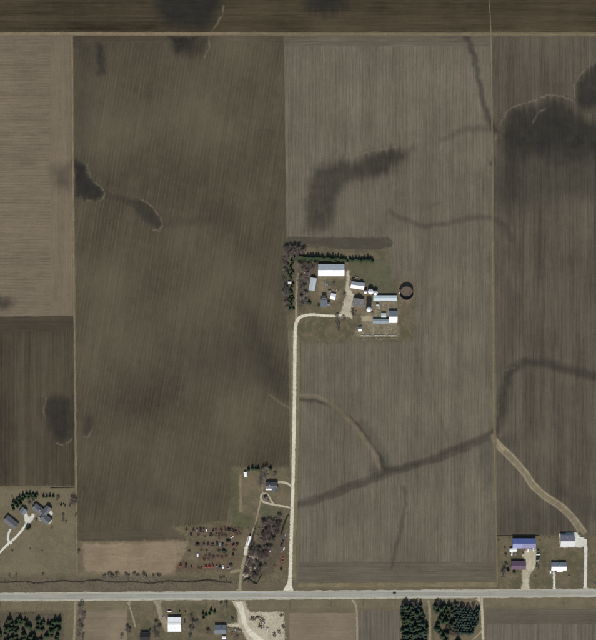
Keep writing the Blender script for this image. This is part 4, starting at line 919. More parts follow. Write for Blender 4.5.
gable('feeding_shed', 'low blue-grey feeding shed joined to the steep white shed', 'shed', 380.9, 321.2, 15.6, 4.2, 0, 2.7, .7, 'w_grey', 'r_slate', doors=[('s', x, 3, 2) for x in (-7, 0, 7)])
gable('loafing_shed', 'small pale blue lean shed inside the feedlot', 'shed', 383.6, 315.4, 4.4, 3.8, 0, 2.6, .6, 'w_grey', 'r_aqua', doors=[('s', 0, 2.6, 1.9)])
gable('pump_house', 'little white-fronted pump house at the feedlot corner', 'shed', 360, 329, 3.4, 4.2, 4, 2.3, 1.5, 'w_white', 'r_white', roof2='r_slate', doors=[('s', 0, .9, 1.9)])  # shade on the north slope is painted as darker roofing

def bin_(px, py, d, h, label, mat='steel', group=None):
    t = thing('grain_bin', label, 'grain bin', P(px, py, .2), rnd.uniform(0, 6), group); r = d * S / 2
    m = MB(); pr = []
    for i in range(int(h / .3)): pr += [(r, i * .3), (r + .03, i * .3 + .15)]
    pr.append((r, h)); m.lathe(pr, 28).build('wall', M['steel'], t)
    ro = MB().lathe([(r + .15, h - .05), (r + .15, h), (.45, h + r * .52)], 28).build('roof', M[mat], t)
    MB().lathe([(.45, h + r * .52), (.45, h + r * .52 + .25), (.02, h + r * .52 + .4)], 12).build('fill_cap', M['steel'], ro)
    m = MB()
    for i in range(14): a = 2 * math.pi * i / 14; m.bar((r * math.cos(a), r * math.sin(a), h + .06), (.45 * math.cos(a), .45 * math.sin(a), h + r * .52 + .04), .05, .05, 4)
    m.build('roof_rib', M['steel'], ro)['kind'] = 'stuff'
    MB().box(r - .05, -.4, .3, r + .1, .4, 2.0).build('door', M['door'], t)
    m = MB()
    for s in (-.2, .2): m.bar((s, r + .15, .2), (s, r + .15, h), .03)
    for i in range(int(h / .5)): m.bar((-.2, r + .15, .4 + i * .5), (.2, r + .15, .4 + i * .5), .02)
    m.build('ladder', M['steel'], t)
bin_(365.4, 292.3, 3.4, 5.2, 'smallest of three grain bins, bright capped, next to the askew shed', 'dome')
bin_(370.5, 291.8, 5.2, 6.6, 'largest middle grain bin with white cone roof', 'dome')
bin_(375.3, 293.0, 4.4, 5.8, 'dull grey cone-roofed grain bin next to the cattle shed', 'steel')
# tall silo
t = thing('silo', 'tall concrete stave silo with white dome beside the feedlot', 'silo', P(368.6, 309.6, .2)); r, h = 3.6, 14.5
MB().lathe([(r, -.3), (r, h)], 32).build('wall', M['stave'], t)
for i in range(12):
    m = MB().lathe([(r + .01, .6 + i * 1.18), (r + .06, .63 + i * 1.18), (r + .01, .68 + i * 1.18)], 32); m.build('hoop', M['iron'], t)
d = MB().lathe([(r + .1, h - .1)] + [((r + .1) * math.cos(a), h + 2.6 * math.sin(a)) for a in np.linspace(0, 1.48, 8)], 32).build('dome', M['dome'], t)
MB().lathe([(.4, h + 2.5), (.4, h + 2.9), (.02, h + 3.0)], 10).build('dome_cap', M['c_grey'], d)
MB().box(-.55, r - .02, .5, .55, r + .9, h - .6).build('chute', M['stave'], t)
MB().box(.8, -1.2, h + 1.3, 2.6, 0, h + 2.15).build('dormer', M['c_grey'], d)
m = MB()
for s in (-.2, .2): m.bar((r + .12, s, .3), (r + .12, s, h), .03)
for i in range(28): m.bar((r + .12, -.2, .5 + i * .5), (r + .12, .2, .5 + i * .5), .02)
m.build('ladder', M['steel'], t)
# slurry tank
t = thing('slurry_tank', 'round open dark-walled slurry tank at the farmyard edge', 'tank', P(406.4, 293.2, .2)); r, h = 9.4, 6.4
MB().lathe([(r, -.3), (r, h), (r - .12, h), (r - .12, .5)], 56).build('wall', M['enamel'], t)
for i in range(5): MB().lathe([(r + .01, .4 + i * 1.45), (r + .08, .45 + i * 1.45), (r + .08, .55 + i * 1.45), (r + .01, .6 + i * 1.45)], 56).build('ring', M['enamel'], t)
m = MB(); vs = [(0, 0, 1.7)]; 
for j in range(1, 7):
    for i in range(40): a = 2 * math.pi * i / 40; q = (r - .13) * j / 6; vs.append((q * math.cos(a), q * math.sin(a), 1.7 + rnd.uniform(-.08, .08)))
fs = [(0, 1 + i, 1 + (i + 1) % 40) for i in range(40)]
for j in range(5):
    for i in range(40): k = (i + 1) % 40; fs.append((1 + j * 40 + i, 41 + j * 40 + i, 41 + j * 40 + k, 1 + j * 40 + k))
o = m.add(vs, fs).build('slurry', M['slurry'], t)
at = o.data.attributes.new('cover', 'FLOAT', 'POINT'); at.data.foreach_set('value', [1.0] * len(vs))
m = MB()
for s in (-.25, .25): m.bar((-r - .15, s, .2), (-r - .15, s, h + .8), .035)
for i in range(13): m.bar((-r - .15, -.25, .5 + i * .5), (-r - .15, .25, .5 + i * .5), .025)
m.build('ladder', M['steel'], t); MB().box(-r - 1.0, -.8, h - .3, -r - .02, .8, h - .22).build('platform', M['steel'], t)

# feedlot fences and bunks
def fence_rail(pts, label, h=1.35, step=3.2):
    t = thing('pen_fence', label, 'fence', P(*pts[0], .2)); o = P(*pts[0], .2)
    for a, b in zip(pts, pts[1:]):
        A_, B_ = P(*a, .2) - o, P(*b, .2) - o; n = max(1, int((B_ - A_).length / step))
        for i in range(n + 1): mo('post', cached('fence_post', lambda: MB().bar((0, 0, -.3), (0, 0, 1.45), .09, .08, 6)), M['wood'], t, A_.lerp(B_, i / n))
        for k in (.45, .85, 1.25): MB().bar(A_ + Vector((0, 0, k)), B_ + Vector((0, 0, k)), .06).build('rail', M['wood'], t)
fence_rail([(357, 325), (357, 339), (399, 338), (399, 324)], 'wooden rail fence enclosing the south side of the feedlot')
fence_rail([(374, 302), (374, 313), (371, 316)], 'short rail fence dividing the feedlot near the silo')
fence_rail([(389, 301), (389, 310)], 'short rail fence between cattle shed and steep shed')
fence_rail([(398.6, 301), (399, 311)], 'rail fence at the open end of the cattle shed')
def bunk_mesh():
    m = MB().prism([(-.6, .25), (.6, .25), (.75, .75), (.6, .75), (.48, .38), (-.48, .38), (-.6, .75), (-.75, .75)], -1.75, 1.75); m.v = [(v[1], v[0], v[2]) for v in m.v]; m.f = [f[::-1] for f in m.f]; return m
for i in range(13):
    x = 362 + i * 2.75
    if i in (4, 9): continue
    t = thing('feed_bunk', 'pale concrete feed bunk in the row along the south feedlot fence', 'trough', P(x, 335.8 + J(.15), .2), R(J(2)), 'feed bunks in a row')
    mo('trough', cached('bunk_trough', bunk_mesh), M['conc_obj'], t)
    for q in (-1.3, 1.3): mo('foot', cached('bunk_foot', lambda: MB().box(-.12, -.6, -.05, .12, .6, .26)), M['conc_obj'], t, (q, 0, 0))
def board_fence(pts, label, h=1.9, mat='wood'):
    a, b = P(*pts[0], .13), P(*pts[1], .13); d = b - a; n = int(d.length / 2.4); ang = math.atan2(d.y, d.x)
    t = thing('board_fence', label, 'fence', a, ang)
    for i in range(n + 1): mo('post', cached('board_post', lambda: MB().box(-.07, -.07, -.3, .07, .07, 1.35)), M[mat], t, (i * d.length / n, 0, 0))
    for i in range(n): mo('panel', cached('board_panel', lambda: MB().box(.08, -.03, .08, 2.32, .03, 1.25)), M[mat], t, (i * d.length / n, 0, rnd.uniform(-.04, .04)))
board_fence([(50.5, 488.3), (74.3, 487.8)], 'long brown board fence at the far edge of the brown lawn')
board_fence([(496.6, 536.2), (539.5, 536.0)], 'long brown board fence behind the blue-roofed shed')

# hillside homestead
gable('outbuilding', 'grey-roofed outbuilding at the white spur drive', 'outbuilding', 11.2, 522.2, 13.4, 7.0, -39, 3.2, 2.0, 'w_white', 'r_shingle', z=.14, doors=[('s', 1, 4, 2.6, 'door_w'), ('e', 0, 3, 2.4, 'door_w')], wins=[('s', -5, 1, 1, 1.1)])
gable('small_garage', 'small dark-roofed garage at the fork of the white drive', 'garage', 23.4, 511, 5.4, 6.2, 52, 3.0, 1.7, 'w_white', 'r_shingle_b', z=.14, doors=[('w', 0, 4.4, 2.3, 'door_w')])
t = thing('ranch_house', 'sprawling grey-roofed house of three wings behind the brown lawn', 'house', P(43, 513.5, .14), R(-38))
W_ = [('s', -4, 1.4, 1.1, 1), ('s', 3, 1.4, 1.1, 1), ('n', 0, 1.2, 1.1, 1)]
gable_parts(t, 11.5 * S, 6.6 * S, 3.2, 1.9, 'w_brick', 'r_shingle', ox=-8.2, oy=.8, wins=W_, doors=[('s', 0, 1, 2.1, 'door_w')])
gable_parts(t, 10.4 * S, 5.8 * S, 3.4, 2.1, 'w_brick', 'r_shingle', ox=1.5, oy=5.6, rz=R(90), wins=[('e', 0, 1.2, 1.1, 1), ('n', 2, 1.2, 1.1, 1)])
gable_parts(t, 9.6 * S, 7.6 * S, 3.6, 2.4, 'w_brick', 'r_shingle', ox=8.0, oy=-3.6, wins=[('s', -3, 1.8, 1.2, 1), ('n', 2, 1.4, 1.1, 1)], doors=[('e', 0, 1, 2.1, 'door_w')])
chimney(t, 4.5, -2.5, 5, 7.2); chimney(t, -6, 1.8, 4.4, 6)
MB().box(14.9, -7.4, -.3, 16.4, 0.2, .35).build('porch', M['conc_obj'], t)

# middle homestead
t = thing('porch_house', 'grey-roofed house with a white porch roof inside the gravel loop', 'house', P(271, 486.2, .16), 0)
gable_parts(t, 11.5 * S, 6.2 * S, 4.2, 2.4, 'w_white', 'r_shingle', oy=1.5, ox=.6, wins=[('s', -4, 1, 1.3, 1), ('s', 4, 1, 1.3, 1), ('n', 0, 1, 1.3, 1)], doors=[('s', 0, 1, 2.1)])
gable_parts(t, 5.2 * S, 6.0 * S, 3.6, 2.0, 'w_white', 'r_shingle', rz=R(90), ox=5.4, oy=-4.6, wins=[('w', 0, 1, 1.1, 1)])
m = slab(MB(), (-7.0, -5.2, 2.7), (2.4, -5.2, 2.7), (2.4, -1.0, 3.6), (-7.0, -1.0, 3.6)); po = m.build('porch_roof', M['r_white'], t)
for x in (-6.8, -2.3, 2.2): MB().box(x - .07, -5.1, -.1, x + .07, -4.96, 2.6).build('porch_post', M['trim'], t)
chimney(t, -2, 2, 5.6, 8.2)
gable('garden_shed', 'small white shed west of the spruces behind the white-porched house', 'shed', 245.5, 474.4, 4.6, 2.8, 96, 2.4, .6, 'w_white', 'r_white', z=.14, doors=[('w', 0, 1.2, 1.9)])

# blue shed lot
t = gable('blue_shed', 'large shed with blue metal roof behind the beige drive', 'shed', 523.8, 543, 22.6, 9.4, 0, 4.6, 2.4, 'w_blue', 'r_blue', z=.14, panels=[(0, .42, 'r_lav'), (.42, 1, 'r_laveast')], doors=[('s', 10.5, 4.6, 3.8, 'door_w'), ('s', 4, 4.4, 3.6, 'door_w'), ('s', -9, 1, 2.1)], wins=[('s', -4, 1.2, 1, 1.2), ('s', -13, 1.2, 1, 1.2)])  # paler south panels: differing metal plus painted sunlight
gable('purple_house', 'house with purple-brown shingle roof beside the beige drive', 'house', 518.3, 565, 14.2, 8.2, -1, 3.0, 2.3, 'w_brown', 'r_purple', z=.14, doors=[('s', 1, 1, 2.1, 'door_w')], wins=[('s', x, 1.3, 1.1, 1) for x in (-7, -3, 5, 8)] + [('n', 0, 1.2, 1.1, 1)])
gable('lean_to', 'low white-roofed lean-to off the corner of the blue-roofed shed', 'shed', 513, 549.8, 6.8, 2.8, 2, 2.4, .5, 'w_white', 'r_white', z=.14, doors=[('s', 0, 2, 1.9)])
t = gable('white_house', 'small house with white roof, its north slope shaded grey', 'house', 558.6, 566.2, 14.6, 7.4, 0, 3.1, 2.5, 'w_white', 'r_white', z=.14, roof2='r_slate', doors=[('s', -1, 1, 2.1)], wins=[('s', x, 1.2, 1.1, 1) for x in (-7.5, -4, 4, 7.5)])  # grey of the north slope is painted shade
slab(MB(), (-3.0, -7.6, 2.4), (5.4, -7.6, 2.4), (5.4, -5.2, 3.0), (-3.0, -5.2, 3.0)).build('porch_roof', M['r_white'], t)
for x in (-2.8, 1.2, 5.2): MB().box(x - .06, -7.5, -.1, x + .06, -7.38, 2.3).build('porch_post', M['trim'], t)
chimney(t, 0, 1.8, 4.4, 6.4)
t = gable('workshop', 'workshop with pale roof, its north slope shaded violet-grey, on white apron', 'workshop', 567.2, 540.6, 13.6, 11.0, 0, 4.2, 2.9, 'w_white', 'r_pale', z=.28, roof2='r_pale_shade', doors=[('e', 0, 4.2, 3.4, 'door_w'), ('s', -4, 1, 2.1)], wins=[('s', 2, 1.2, 1, 1.2), ('s', 6, 1.2, 1, 1.2)])  # violet-grey north slope paints shade onto a pale roof
vent(t, 2, 3, 6); vent(t, -1, 4.6, 5.4)

# south houses
t = gable('white_roof_house', 'large house with bright white low roof south of the highway', 'house', 174.6, 624, 12.8, 14.0, 0, 3.6, 1.3, 'w_white', 'r_white', z=.14, doors=[('w', 2, 4, 2.4, 'door_w'), ('s', 0, 1, 2.1)], wins=[('n', x, 1.2, 1.1, 1) for x in (-5, 0, 5)])
MB().box(-8.4, 1.6, 4.2, 8.4, 3.2, 5.05).build('ridge_box', M['r_pale'], t)
gable('black_roof_house', 'house with black shingle roof at the end of the curved drive', 'house', 145, 636.4, 9.4, 8, 0, 3.2, 2.2, 'w_white', 'r_black', z=.14, doors=[('n', 0, 1, 2.1, 'door_w')], wins=[('n', -3, 1.1, 1.1, 1), ('n', 3, 1.1, 1.1, 1)])
t = gable('blue_grey_house', 'blue-grey roofed house beside the pale gravel scrap yard', 'house', 220.4, 629.2, 11.2, 8.6, 0, 3.8, 2.2, 'w_white', 'r_shingle_b', z=.14, doors=[('e', 0, 1, 2.1, 'door_w')], wins=[('n', -4, 1.1, 1.1, 1), ('n', 3, 1.1, 1.1, 1), ('s', 0, 1.1, 1.1, 1)])
chimney(t, 1, 1, 5, 7.2)
gable('garden_shed', 'small white shed south of the blue-grey house', 'shed', 224, 637.4, 3.4, 2.4, 0, 2.2, .8, 'w_white', 'r_white', z=.14, doors=[('s', 0, 1, 1.8)])

# ------------------------------------------------------------------ vehicles and machines (all face local +x)
def wheel(t, x, y, r, w, rim='c_grey'):
    k = 'tyre:%.2f_%.2f' % (r, w)
    o = mo('wheel', cached(k, lambda: MB().lathe([(r * .55, -w / 2), (r * .92, -w / 2), (r, -w * .3), (r, w * .3), (r * .92, w / 2), (r * .55, w / 2)], 16, axis='y')), M['rubber'], t, (x, y, r))
    mo('rim', cached('rim:%.2f_%.2f' % (r, w), lambda: MB().lathe([(r * .55, -w * .3), (r * .55, w * .3)], 12, axis='y', closed=True)), M[rim], o)
def pt(t, nm, key, fn, mat, loc=None): return mo(nm, cached(key, fn), M[mat], t, loc)
def tractor(t, c='c_red', cab=True):
    pt(t, 'hood', 'tr_hood', lambda: MB().prism([(.1, .8), (2.2, .8), (2.3, 1.0), (2.25, 1.55), (1.9, 1.68), (.1, 1.75)], -.42, .42), c)
    pt(t, 'chassis', 'tr_chas', lambda: MB().box(-1.3, -.3, .6, 2.1, .3, .95), 'iron')
    pt(t, 'seat_platform', 'tr_plat', lambda: MB().box(-1.3, -.7, 1.05, .1, .7, 1.2).box(-.9, -.3, 1.2, -.4, .3, 1.5), 'iron')
    for s in (-1, 1):
        o = pt(t, 'fender', 'tr_fend%d' % s, lambda: MB().prism([(-1.7, 1.2), (-1.5, 1.62), (-1.0, 1.78), (-.4, 1.7), (-.15, 1.3), (-.3, 1.3), (-.5, 1.6), (-1.0, 1.68), (-1.45, 1.53), (-1.6, 1.2)], s * .72, s * 1.2) if s > 0 else MB().prism([(-1.7, 1.2), (-1.5, 1.62), (-1.0, 1.78), (-.4, 1.7), (-.15, 1.3), (-.3, 1.3), (-.5, 1.6), (-1.0, 1.68), (-1.45, 1.53), (-1.6, 1.2)], -1.2, -.72), c)
        wheel(t, -.95, s * .98, .82, .48, 'c_white' if c == 'c_red' else 'c_yellow'); wheel(t, 1.75, s * .8, .45, .28, 'c_white' if c == 'c_red' else 'c_yellow')
        pt(t, 'headlight', 'tr_lamp', lambda: MB().box(2.24, -.1, 1.2, 2.33, .1, 1.4), 'lamp', (0, s * .25, 0))
    if cab:
        o = pt(t, 'cab', 'tr_cab', lambda: MB().add([(-1.2, -.62, 1.2), (.15, -.62, 1.2), (.15, .62, 1.2), (-1.2, .62, 1.2), (-1.05, -.55, 2.5), (0, -.55, 2.5), (0, .55, 2.5), (-1.05, .55, 2.5)], [(0, 1, 5, 4), (1, 2, 6, 5), (2, 3, 7, 6), (3, 0, 4, 7), (4, 5, 6, 7)]), 'glass')
        pt(o, 'cab_roof', 'tr_roof', lambda: MB().box(-1.25, -.7, 2.5, .15, .7, 2.68), c)
    pt(t, 'exhaust', 'tr_exh', lambda: MB().bar((1.3, .2, 1.6), (1.3, .2, 2.7), .06, .05, 6), 'iron')
def combine(t, c='c_green'):
    pt(t, 'body', 'cb_body', lambda: MB().prism([(-3.6, 1.3), (2.0, 1.0), (2.0, 2.9), (1.2, 3.3), (-2.6, 3.2), (-3.8, 2.4)], -1.4, 1.4), c)
    pt(t, 'grain_tank', 'cb_tank', lambda: MB().add([(-1.2, -1.0, 3.2), (1.0, -1.0, 3.2), (1.0, 1.0, 3.2), (-1.2, 1.0, 3.2), (-1.5, -1.3, 3.8), (1.2, -1.3, 3.8), (1.2, 1.3, 3.8), (-1.5, 1.3, 3.8)], [(3, 2, 1, 0), (0, 1, 5, 4), (1, 2, 6, 5), (2, 3, 7, 6), (3, 0, 4, 7)]), c)
    o = pt(t, 'cab', 'cb_cab', lambda: MB().prism([(2.0, 1.5), (3.3, 1.5), (3.5, 2.2), (3.3, 3.2), (2.0, 3.2)], -.8, .8), 'glass')
    pt(o, 'cab_roof', 'cb_roof', lambda: MB().box(1.9, -.95, 3.2, 3.5, .95, 3.38), c)
    pt(t, 'feeder_house', 'cb_feed', lambda: MB().prism([(2.2, .9), (4.4, .3), (4.4, .9), (2.2, 1.6)], -.5, .5), c)
    pt(t, 'header', 'cb_head', lambda: MB().prism([(4.3, .2), (5.4, .12), (5.4, .22), (4.5, .5), (4.45, 1.1), (4.3, 1.1)], -2.2, 2.2), 'rust')
    for s in (-1, 1): wheel(t, 1.4, s * 1.45, .85, .6, 'c_yellow'); wheel(t, -2.7, s * 1.1, .5, .35, 'c_yellow')
    pt(t, 'unloading_auger', 'cb_aug', lambda: MB().bar((.8, 1.5, 3.2), (-3.2, 1.7, 3.3), .16, .16, 8), c)
def wagon(t, c='c_darkred'):
    pt(t, 'box', 'wg_box', lambda: MB().add([(-1.8, -.7, .9), (1.8, -.7, .9), (1.8, .7, .9), (-1.8, .7, .9), (-2.0, -1.1, 2.1), (2.0, -1.1, 2.1), (2.0, 1.1, 2.1), (-2.0, 1.1, 2.1), (-1.7, -.6, 1.0), (1.7, -.6, 1.0), (1.7, .6, 1.0), (-1.7, .6, 1.0), (-1.93, -1.03, 2.1), (1.93, -1.03, 2.1), (1.93, 1.03, 2.1), (-1.93, 1.03, 2.1)],
        [(3, 2, 1, 0), (0, 1, 5, 4), (1, 2, 6, 5), (2, 3, 7, 6), (3, 0, 4, 7), (8, 9, 10, 11), (9, 8, 12, 13), (10, 9, 13, 14), (11, 10, 14, 15), (8, 11, 15, 12), (4, 5, 13, 12), (5, 6, 14, 13), (6, 7, 15, 14), (7, 4, 12, 15)]), c)
    pt(t, 'running_gear', 'wg_gear', lambda: MB().box(-1.8, -.12, .55, 1.9, .12, .8).box(-1.4, -.9, .5, -1.2, .9, .62).box(1.2, -.9, .5, 1.4, .9, .62), 'iron')
    pt(t, 'tongue', 'wg_tong', lambda: MB().bar((1.8, 0, .6), (3.4, 0, .35), .07), 'iron')
    for x in (-1.3, 1.3):
        for s in (-1, 1): wheel(t, x, s * .95, .38, .24)
def disc(t, c='rust'):
    pt(t, 'frame', 'ds_frame', lambda: MB().box(-2.4, -2.0, .75, -2.25, 2.0, .9).box(-.9, -2.0, .75, -.75, 2.0, .9).box(.6, -2.0, .75, .75, 2.0, .9).box(-2.4, -1.0, .76, .75, -.88, .89).box(-2.4, .88, .76, .75, 1.0, .89).box(-2.4, -2.0, .77, .75, -1.88, .88).box(-2.4, 1.88, .77, .75, 2.0, .88), c)
    for x in (-2.2, -.2, .9):
        def gang():
            m = MB().bar((0, -2.1, .42), (0, 2.1, .42), .05, .05, 5)
            for i in range(13): m.lathe([(.36, -.01), (.36, .01)], 10, 0, -2 + i * .333, 'y', True)
            m.v = [(v[0], v[1], v[2]) for v in m.v]; return m
        pt(t, 'disc_gang', 'ds_gang', gang, 'iron', (x, 0, .36))
    pt(t, 'tongue', 'ds_tong', lambda: MB().bar((.7, -.9, .8), (2.8, 0, .5), .07).bar((.7, .9, .8), (2.8, 0, .5), .07), c)
    for s in (-1, 1): wheel(t, -1.5, s * .6, .36, .22)
def car(t, c='c_dark'):
    pt(t, 'body', 'car_body', lambda: MB().prism([(-2.25, .35), (2.25, .35), (2.3, .6), (2.2, .82), (1.0, .95), (-1.5, 1.0), (-2.2, .95), (-2.3, .6)], -.88, .88), c)
    o = pt(t, 'windows', 'car_glass', lambda: MB().add([(-1.75, -.8, .97), (1.0, -.8, .95), (1.0, .8, .95), (-1.75, .8, .97), (-1.2, -.62, 1.42), (.25, -.62, 1.42), (.25, .62, 1.42), (-1.2, .62, 1.42)], [(0, 1, 5, 4), (1, 2, 6, 5), (2, 3, 7, 6), (3, 0, 4, 7)]), 'glass')
    pt(t, 'roof', 'car_roof', lambda: MB().box(-1.22, -.64, 1.42, .27, .64, 1.47), c)
    for s in (-1, 1):
        pt(t, 'headlight', 'car_lamp', lambda: MB().box(2.2, -.2, .6, 2.3, .2, .75), 'lamp', (0, s * .6, 0))
        for x in (-1.4, 1.4): wheel(t, x, s * .8, .32, .2)
def pickup(t, c='c_grey'):
    pt(t, 'body', 'pk_body', lambda: MB().prism([(-2.7, .45), (2.6, .45), (2.65, .9), (2.5, 1.08), (1.2, 1.15), (1.2, 1.1), (-.6, 1.1), (-.6, .75), (-2.7, .75)], -.95, .95), c)
    pt(t, 'cargo_bed', 'pk_bed', lambda: MB().box(-2.7, -.95, .76, -.62, -.87, 1.12).box(-2.7, .87, .76, -.62, .95, 1.12).box(-2.7, -.86, .76, -2.62, .86, 1.12), c)
    pt(t, 'windows', 'pk_glass', lambda: MB().add([(-.58, -.86, 1.1), (1.3, -.86, 1.12), (1.3, .86, 1.12), (-.58, .86, 1.1), (-.45, -.7, 1.66), (.5, -.7, 1.66), (.5, .7, 1.66), (-.45, .7, 1.66)], [(0, 1, 5, 4), (1, 2, 6, 5), (2, 3, 7, 6), (3, 0, 4, 7)]), 'glass')
    pt(t, 'roof', 'pk_roof', lambda: MB().box(-.47, -.72, 1.66, .52, .72, 1.72), c)
    for s in (-1, 1):
        pt(t, 'headlight', 'pk_lamp', lambda: MB().box(2.55, -.2, .75, 2.66, .2, .95), 'lamp', (0, s * .68, 0))
        for x in (-1.7, 1.75): wheel(t, x, s * .84, .38, .24)
def van(t, c='c_white'):
    pt(t, 'body', 'vn_body', lambda: MB().prism([(-2.6, .4), (2.5, .4), (2.6, .9), (2.1, 1.15), (1.5, 2.0), (1.2, 2.1), (-2.55, 2.1), (-2.6, 1.9)], -.95, .95), c)
    pt(t, 'windscreen', 'vn_glass', lambda: MB().add([(2.11, -.8, 1.18), (2.11, .8, 1.18), (1.53, .75, 2.0), (1.53, -.75, 2.0)], [(0, 1, 2, 3)]), 'glass', (.01, 0, .01))
    for s in (-1, 1):
        pt(t, 'headlight', 'vn_lamp', lambda: MB().box(2.5, -.18, .7, 2.61, .18, .88), 'lamp', (0, s * .7, 0))
        for x in (-1.7, 1.7): wheel(t, x, s * .84, .36, .22)
def semitrailer(t, c='c_white'):
    pt(t, 'box', 'st_box', lambda: MB().box(-6.6, -1.28, 1.2, 6.6, 1.28, 3.9), c)
    for i in range(8): pt(t, 'roof_bow', 'st_bow', lambda: MB().box(-.04, -1.27, 3.9, .04, 1.27, 3.93), c, (-5.6 + i * 1.6, 0, 0))
    pt(t, 'rear_door', 'st_door', lambda: MB().box(-6.66, -1.2, 1.3, -6.6, 1.2, 3.8), 'c_grey')
    pt(t, 'landing_gear', 'st_gear', lambda: MB().box(3.6, -.9, 0, 3.75, -.75, 1.2).box(3.6, .75, 0, 3.75, .9, 1.2), 'iron')
    for x in (-5.2, -4.0):
        for s in (-1, 1): wheel(t, x, s * 1.0, .5, .4)
KIND = {'tractor': (tractor, 'tractor'), 'combine': (combine, 'combine'), 'grain_wagon': (wagon, 'wagon'), 'disc_harrow': (disc, 'implement'), 'car': (car, 'car'), 'pickup_truck': (pickup, 'pickup'), 'van': (van, 'van'), 'semi_trailer': (semitrailer, 'trailer')}
def veh(name, px, py, deg, label, color=None, sc=1.0, z=.16, group=None):
    f, cat = KIND[name]; t = thing(name, label, cat, P(px, py, z), R(deg), group, sc)
    f(t, color) if color else f(t); return t
veh('car', 394.4, hy(394) - 1.2, 180, 'dark car driving on the highway', 'c_dark', 1.0, .42)
# machinery yard, four rows from the hay ground to the lane
yard = [
 ('tractor', 186.4, 530, 85, 'faded red tractor standing alone at the end of the northern machinery row', 'c_darkred', 1.1),
 ('tractor', 193.4, 530.4, 95, 'faded red tractor next to a grey wagon in the northern machinery row', 'c_darkred', 1.1),
 ('grain_wagon', 197, 531, 88, 'grey wagon beside a faded red tractor in the northern machinery row', 'c_grey', 1.05),
 ('combine', 200.6, 530.6, 92, 'dark combine between two wagons in the northern machinery row', 'c_dark', .8),
 ('grain_wagon', 203.6, 530.4, 84, 'dark red wagon between combine and white van in the northern machinery row', 'c_darkred', 1.0),
 ('van', 206.2, 530, 95, 'white van parked in the northern machinery row', 'c_white', .8),
 ('tractor', 213, 530.6, 80, 'dark green tractor alone in the northern machinery row', 'c_green', 1.0),
 ('combine', 197.4, 544.6, 0, 'black combine at the start of the second machinery row', 'c_dark', .8),
 ('tractor', 203.8, 544, 92, 'dark green tractor beside a black tractor in the second machinery row', 'c_green', 1.15),
 ('tractor', 208, 544.4, 88, 'black tractor in the second machinery row', 'c_dark', 1.15),
 ('grain_wagon', 212.4, 545.2, 20, 'rusty wagon in the second machinery row', 'rust', 1.0),
 ('combine', 217, 544, 100, 'dark green combine in the second machinery row', 'c_green', .75),
 ('pickup_truck', 219.8, 544.6, 90, 'grey pickup beside the dark green combine', 'c_grey', .95),
 ('grain_wagon', 222.6, 545, 86, 'black wagon at the end of the second machinery row', 'c_dark', 1.0),
 ('combine', 228, 541.4, 4, 'long black combine near the scrap strips', 'c_dark', .85),
 ('tractor', 233.4, 545.2, 60, 'rust-red tractor near the lane end of the second row', 'c_darkred', 1.1),
 ('van', 197.6, 554.6, 90, 'bright white van standing alone in the third machinery row', 'c_white', 1.1),
 ('combine', 224, 551.6, -8, 'dark green combine lying across the third machinery row', 'c_green', .95),
 ('tractor', 233, 555, 70, 'dark green tractor at the lane end of the third row', 'c_green', 1.2),
 ('tractor', 180.4, 565.4, 85, 'bright red tractor by the hay ground edge', 'c_red', 1.25),
 ('combine', 186, 566.2, 90, 'black combine beside the red tractor by the hay ground', 'c_dark', .85),
 ('tractor', 191.4, 567, 80, 'small dark green tractor in the southern machinery row', 'c_green', .95),
 ('tractor', 205.8, 566.6, 90, 'bright red tractor among three side by side in the southern row', 'c_red', 1.2),
 ('tractor', 209.2, 566.4, 95, 'bright red tractor among three side by side in the southern row', 'c_red', 1.2),
 ('tractor', 212.6, 566, 88, 'bright red tractor among three side by side in the southern row', 'c_red', 1.2),
 ('grain_wagon', 216.2, 567, 85, 'grey wagon right beside the three red tractors', 'c_grey', .9),
 ('tractor', 219.8, 567, 92, 'green tractor between grey wagon and white pickup', 'c_green', 1.1),
 ('pickup_truck', 223, 567, 90, 'white pickup in the southern machinery row', 'c_white', .95),
 ('van', 230.8, 565, 10, 'black van near the lane in the southern machinery row', 'c_dark', 1.0),
 ('car', 228.4, 568.4, 15, 'grey car next to the black van', 'c_grey', 1.0),
 ('car', 232, 537.2, 30, 'white car beside the rusty scrap strips', 'c_white', .9),
]
for k in yard: veh(k[0], k[1], k[2], k[3], k[4], k[5], k[6], .15, 'three red tractors' if 'among three' in k[4] else None)
for x, y, a in ((206, 555.6, 5), (210, 555, 8), (204.6, 559, 3), (208.6, 558.6, -4), (218, 556.2, 6), (222, 557, 0), (199, 567.6, 10), (219.5, 533.6, 4), (223, 535, -5), (226.5, 535.6, 3), (237, 534, 5), (240.4, 533.6, -4), (226.4, 556, 12), (234, 549.5, 30), (221, 577.6, 5), (224, 576.6, 10)):
    veh('disc_harrow', x, y, a, 'rusty disc harrow rusting in the weeds of the machinery yard', rnd.choice(('rust', 'rust', 'c_darkred')), rnd.uniform(.8, 1.05), .15, 'disc harrows in the machinery yard')
r6 = random.Random(12)
for i in range(34):
    row = r6.choice((530.5, 536, 545, 550, 556.5, 567)); x = r6.uniform(188, 238)
    if any(abs(x - k[1]) < 2.6 and abs(row - k[2]) < 3 for k in yard): continue
    if r6.random() < .6: veh('disc_harrow', x, row + r6.uniform(-1.6, 1.6), r6.uniform(0, 180), 'rusty disc harrow rusting in the weeds of the machinery yard', r6.choice(('rust', 'iron', 'c_darkred')), r6.uniform(.6, 1.0), .15, 'disc harrows in the machinery yard')
    else: veh('grain_wagon', x, row + r6.uniform(-1.6, 1.6), r6.uniform(0, 180), 'derelict rusty wagon left between the machinery rows', r6.choice(('rust', 'iron')), r6.uniform(.7, 1.0), .15, 'derelict wagons in the machinery yard')
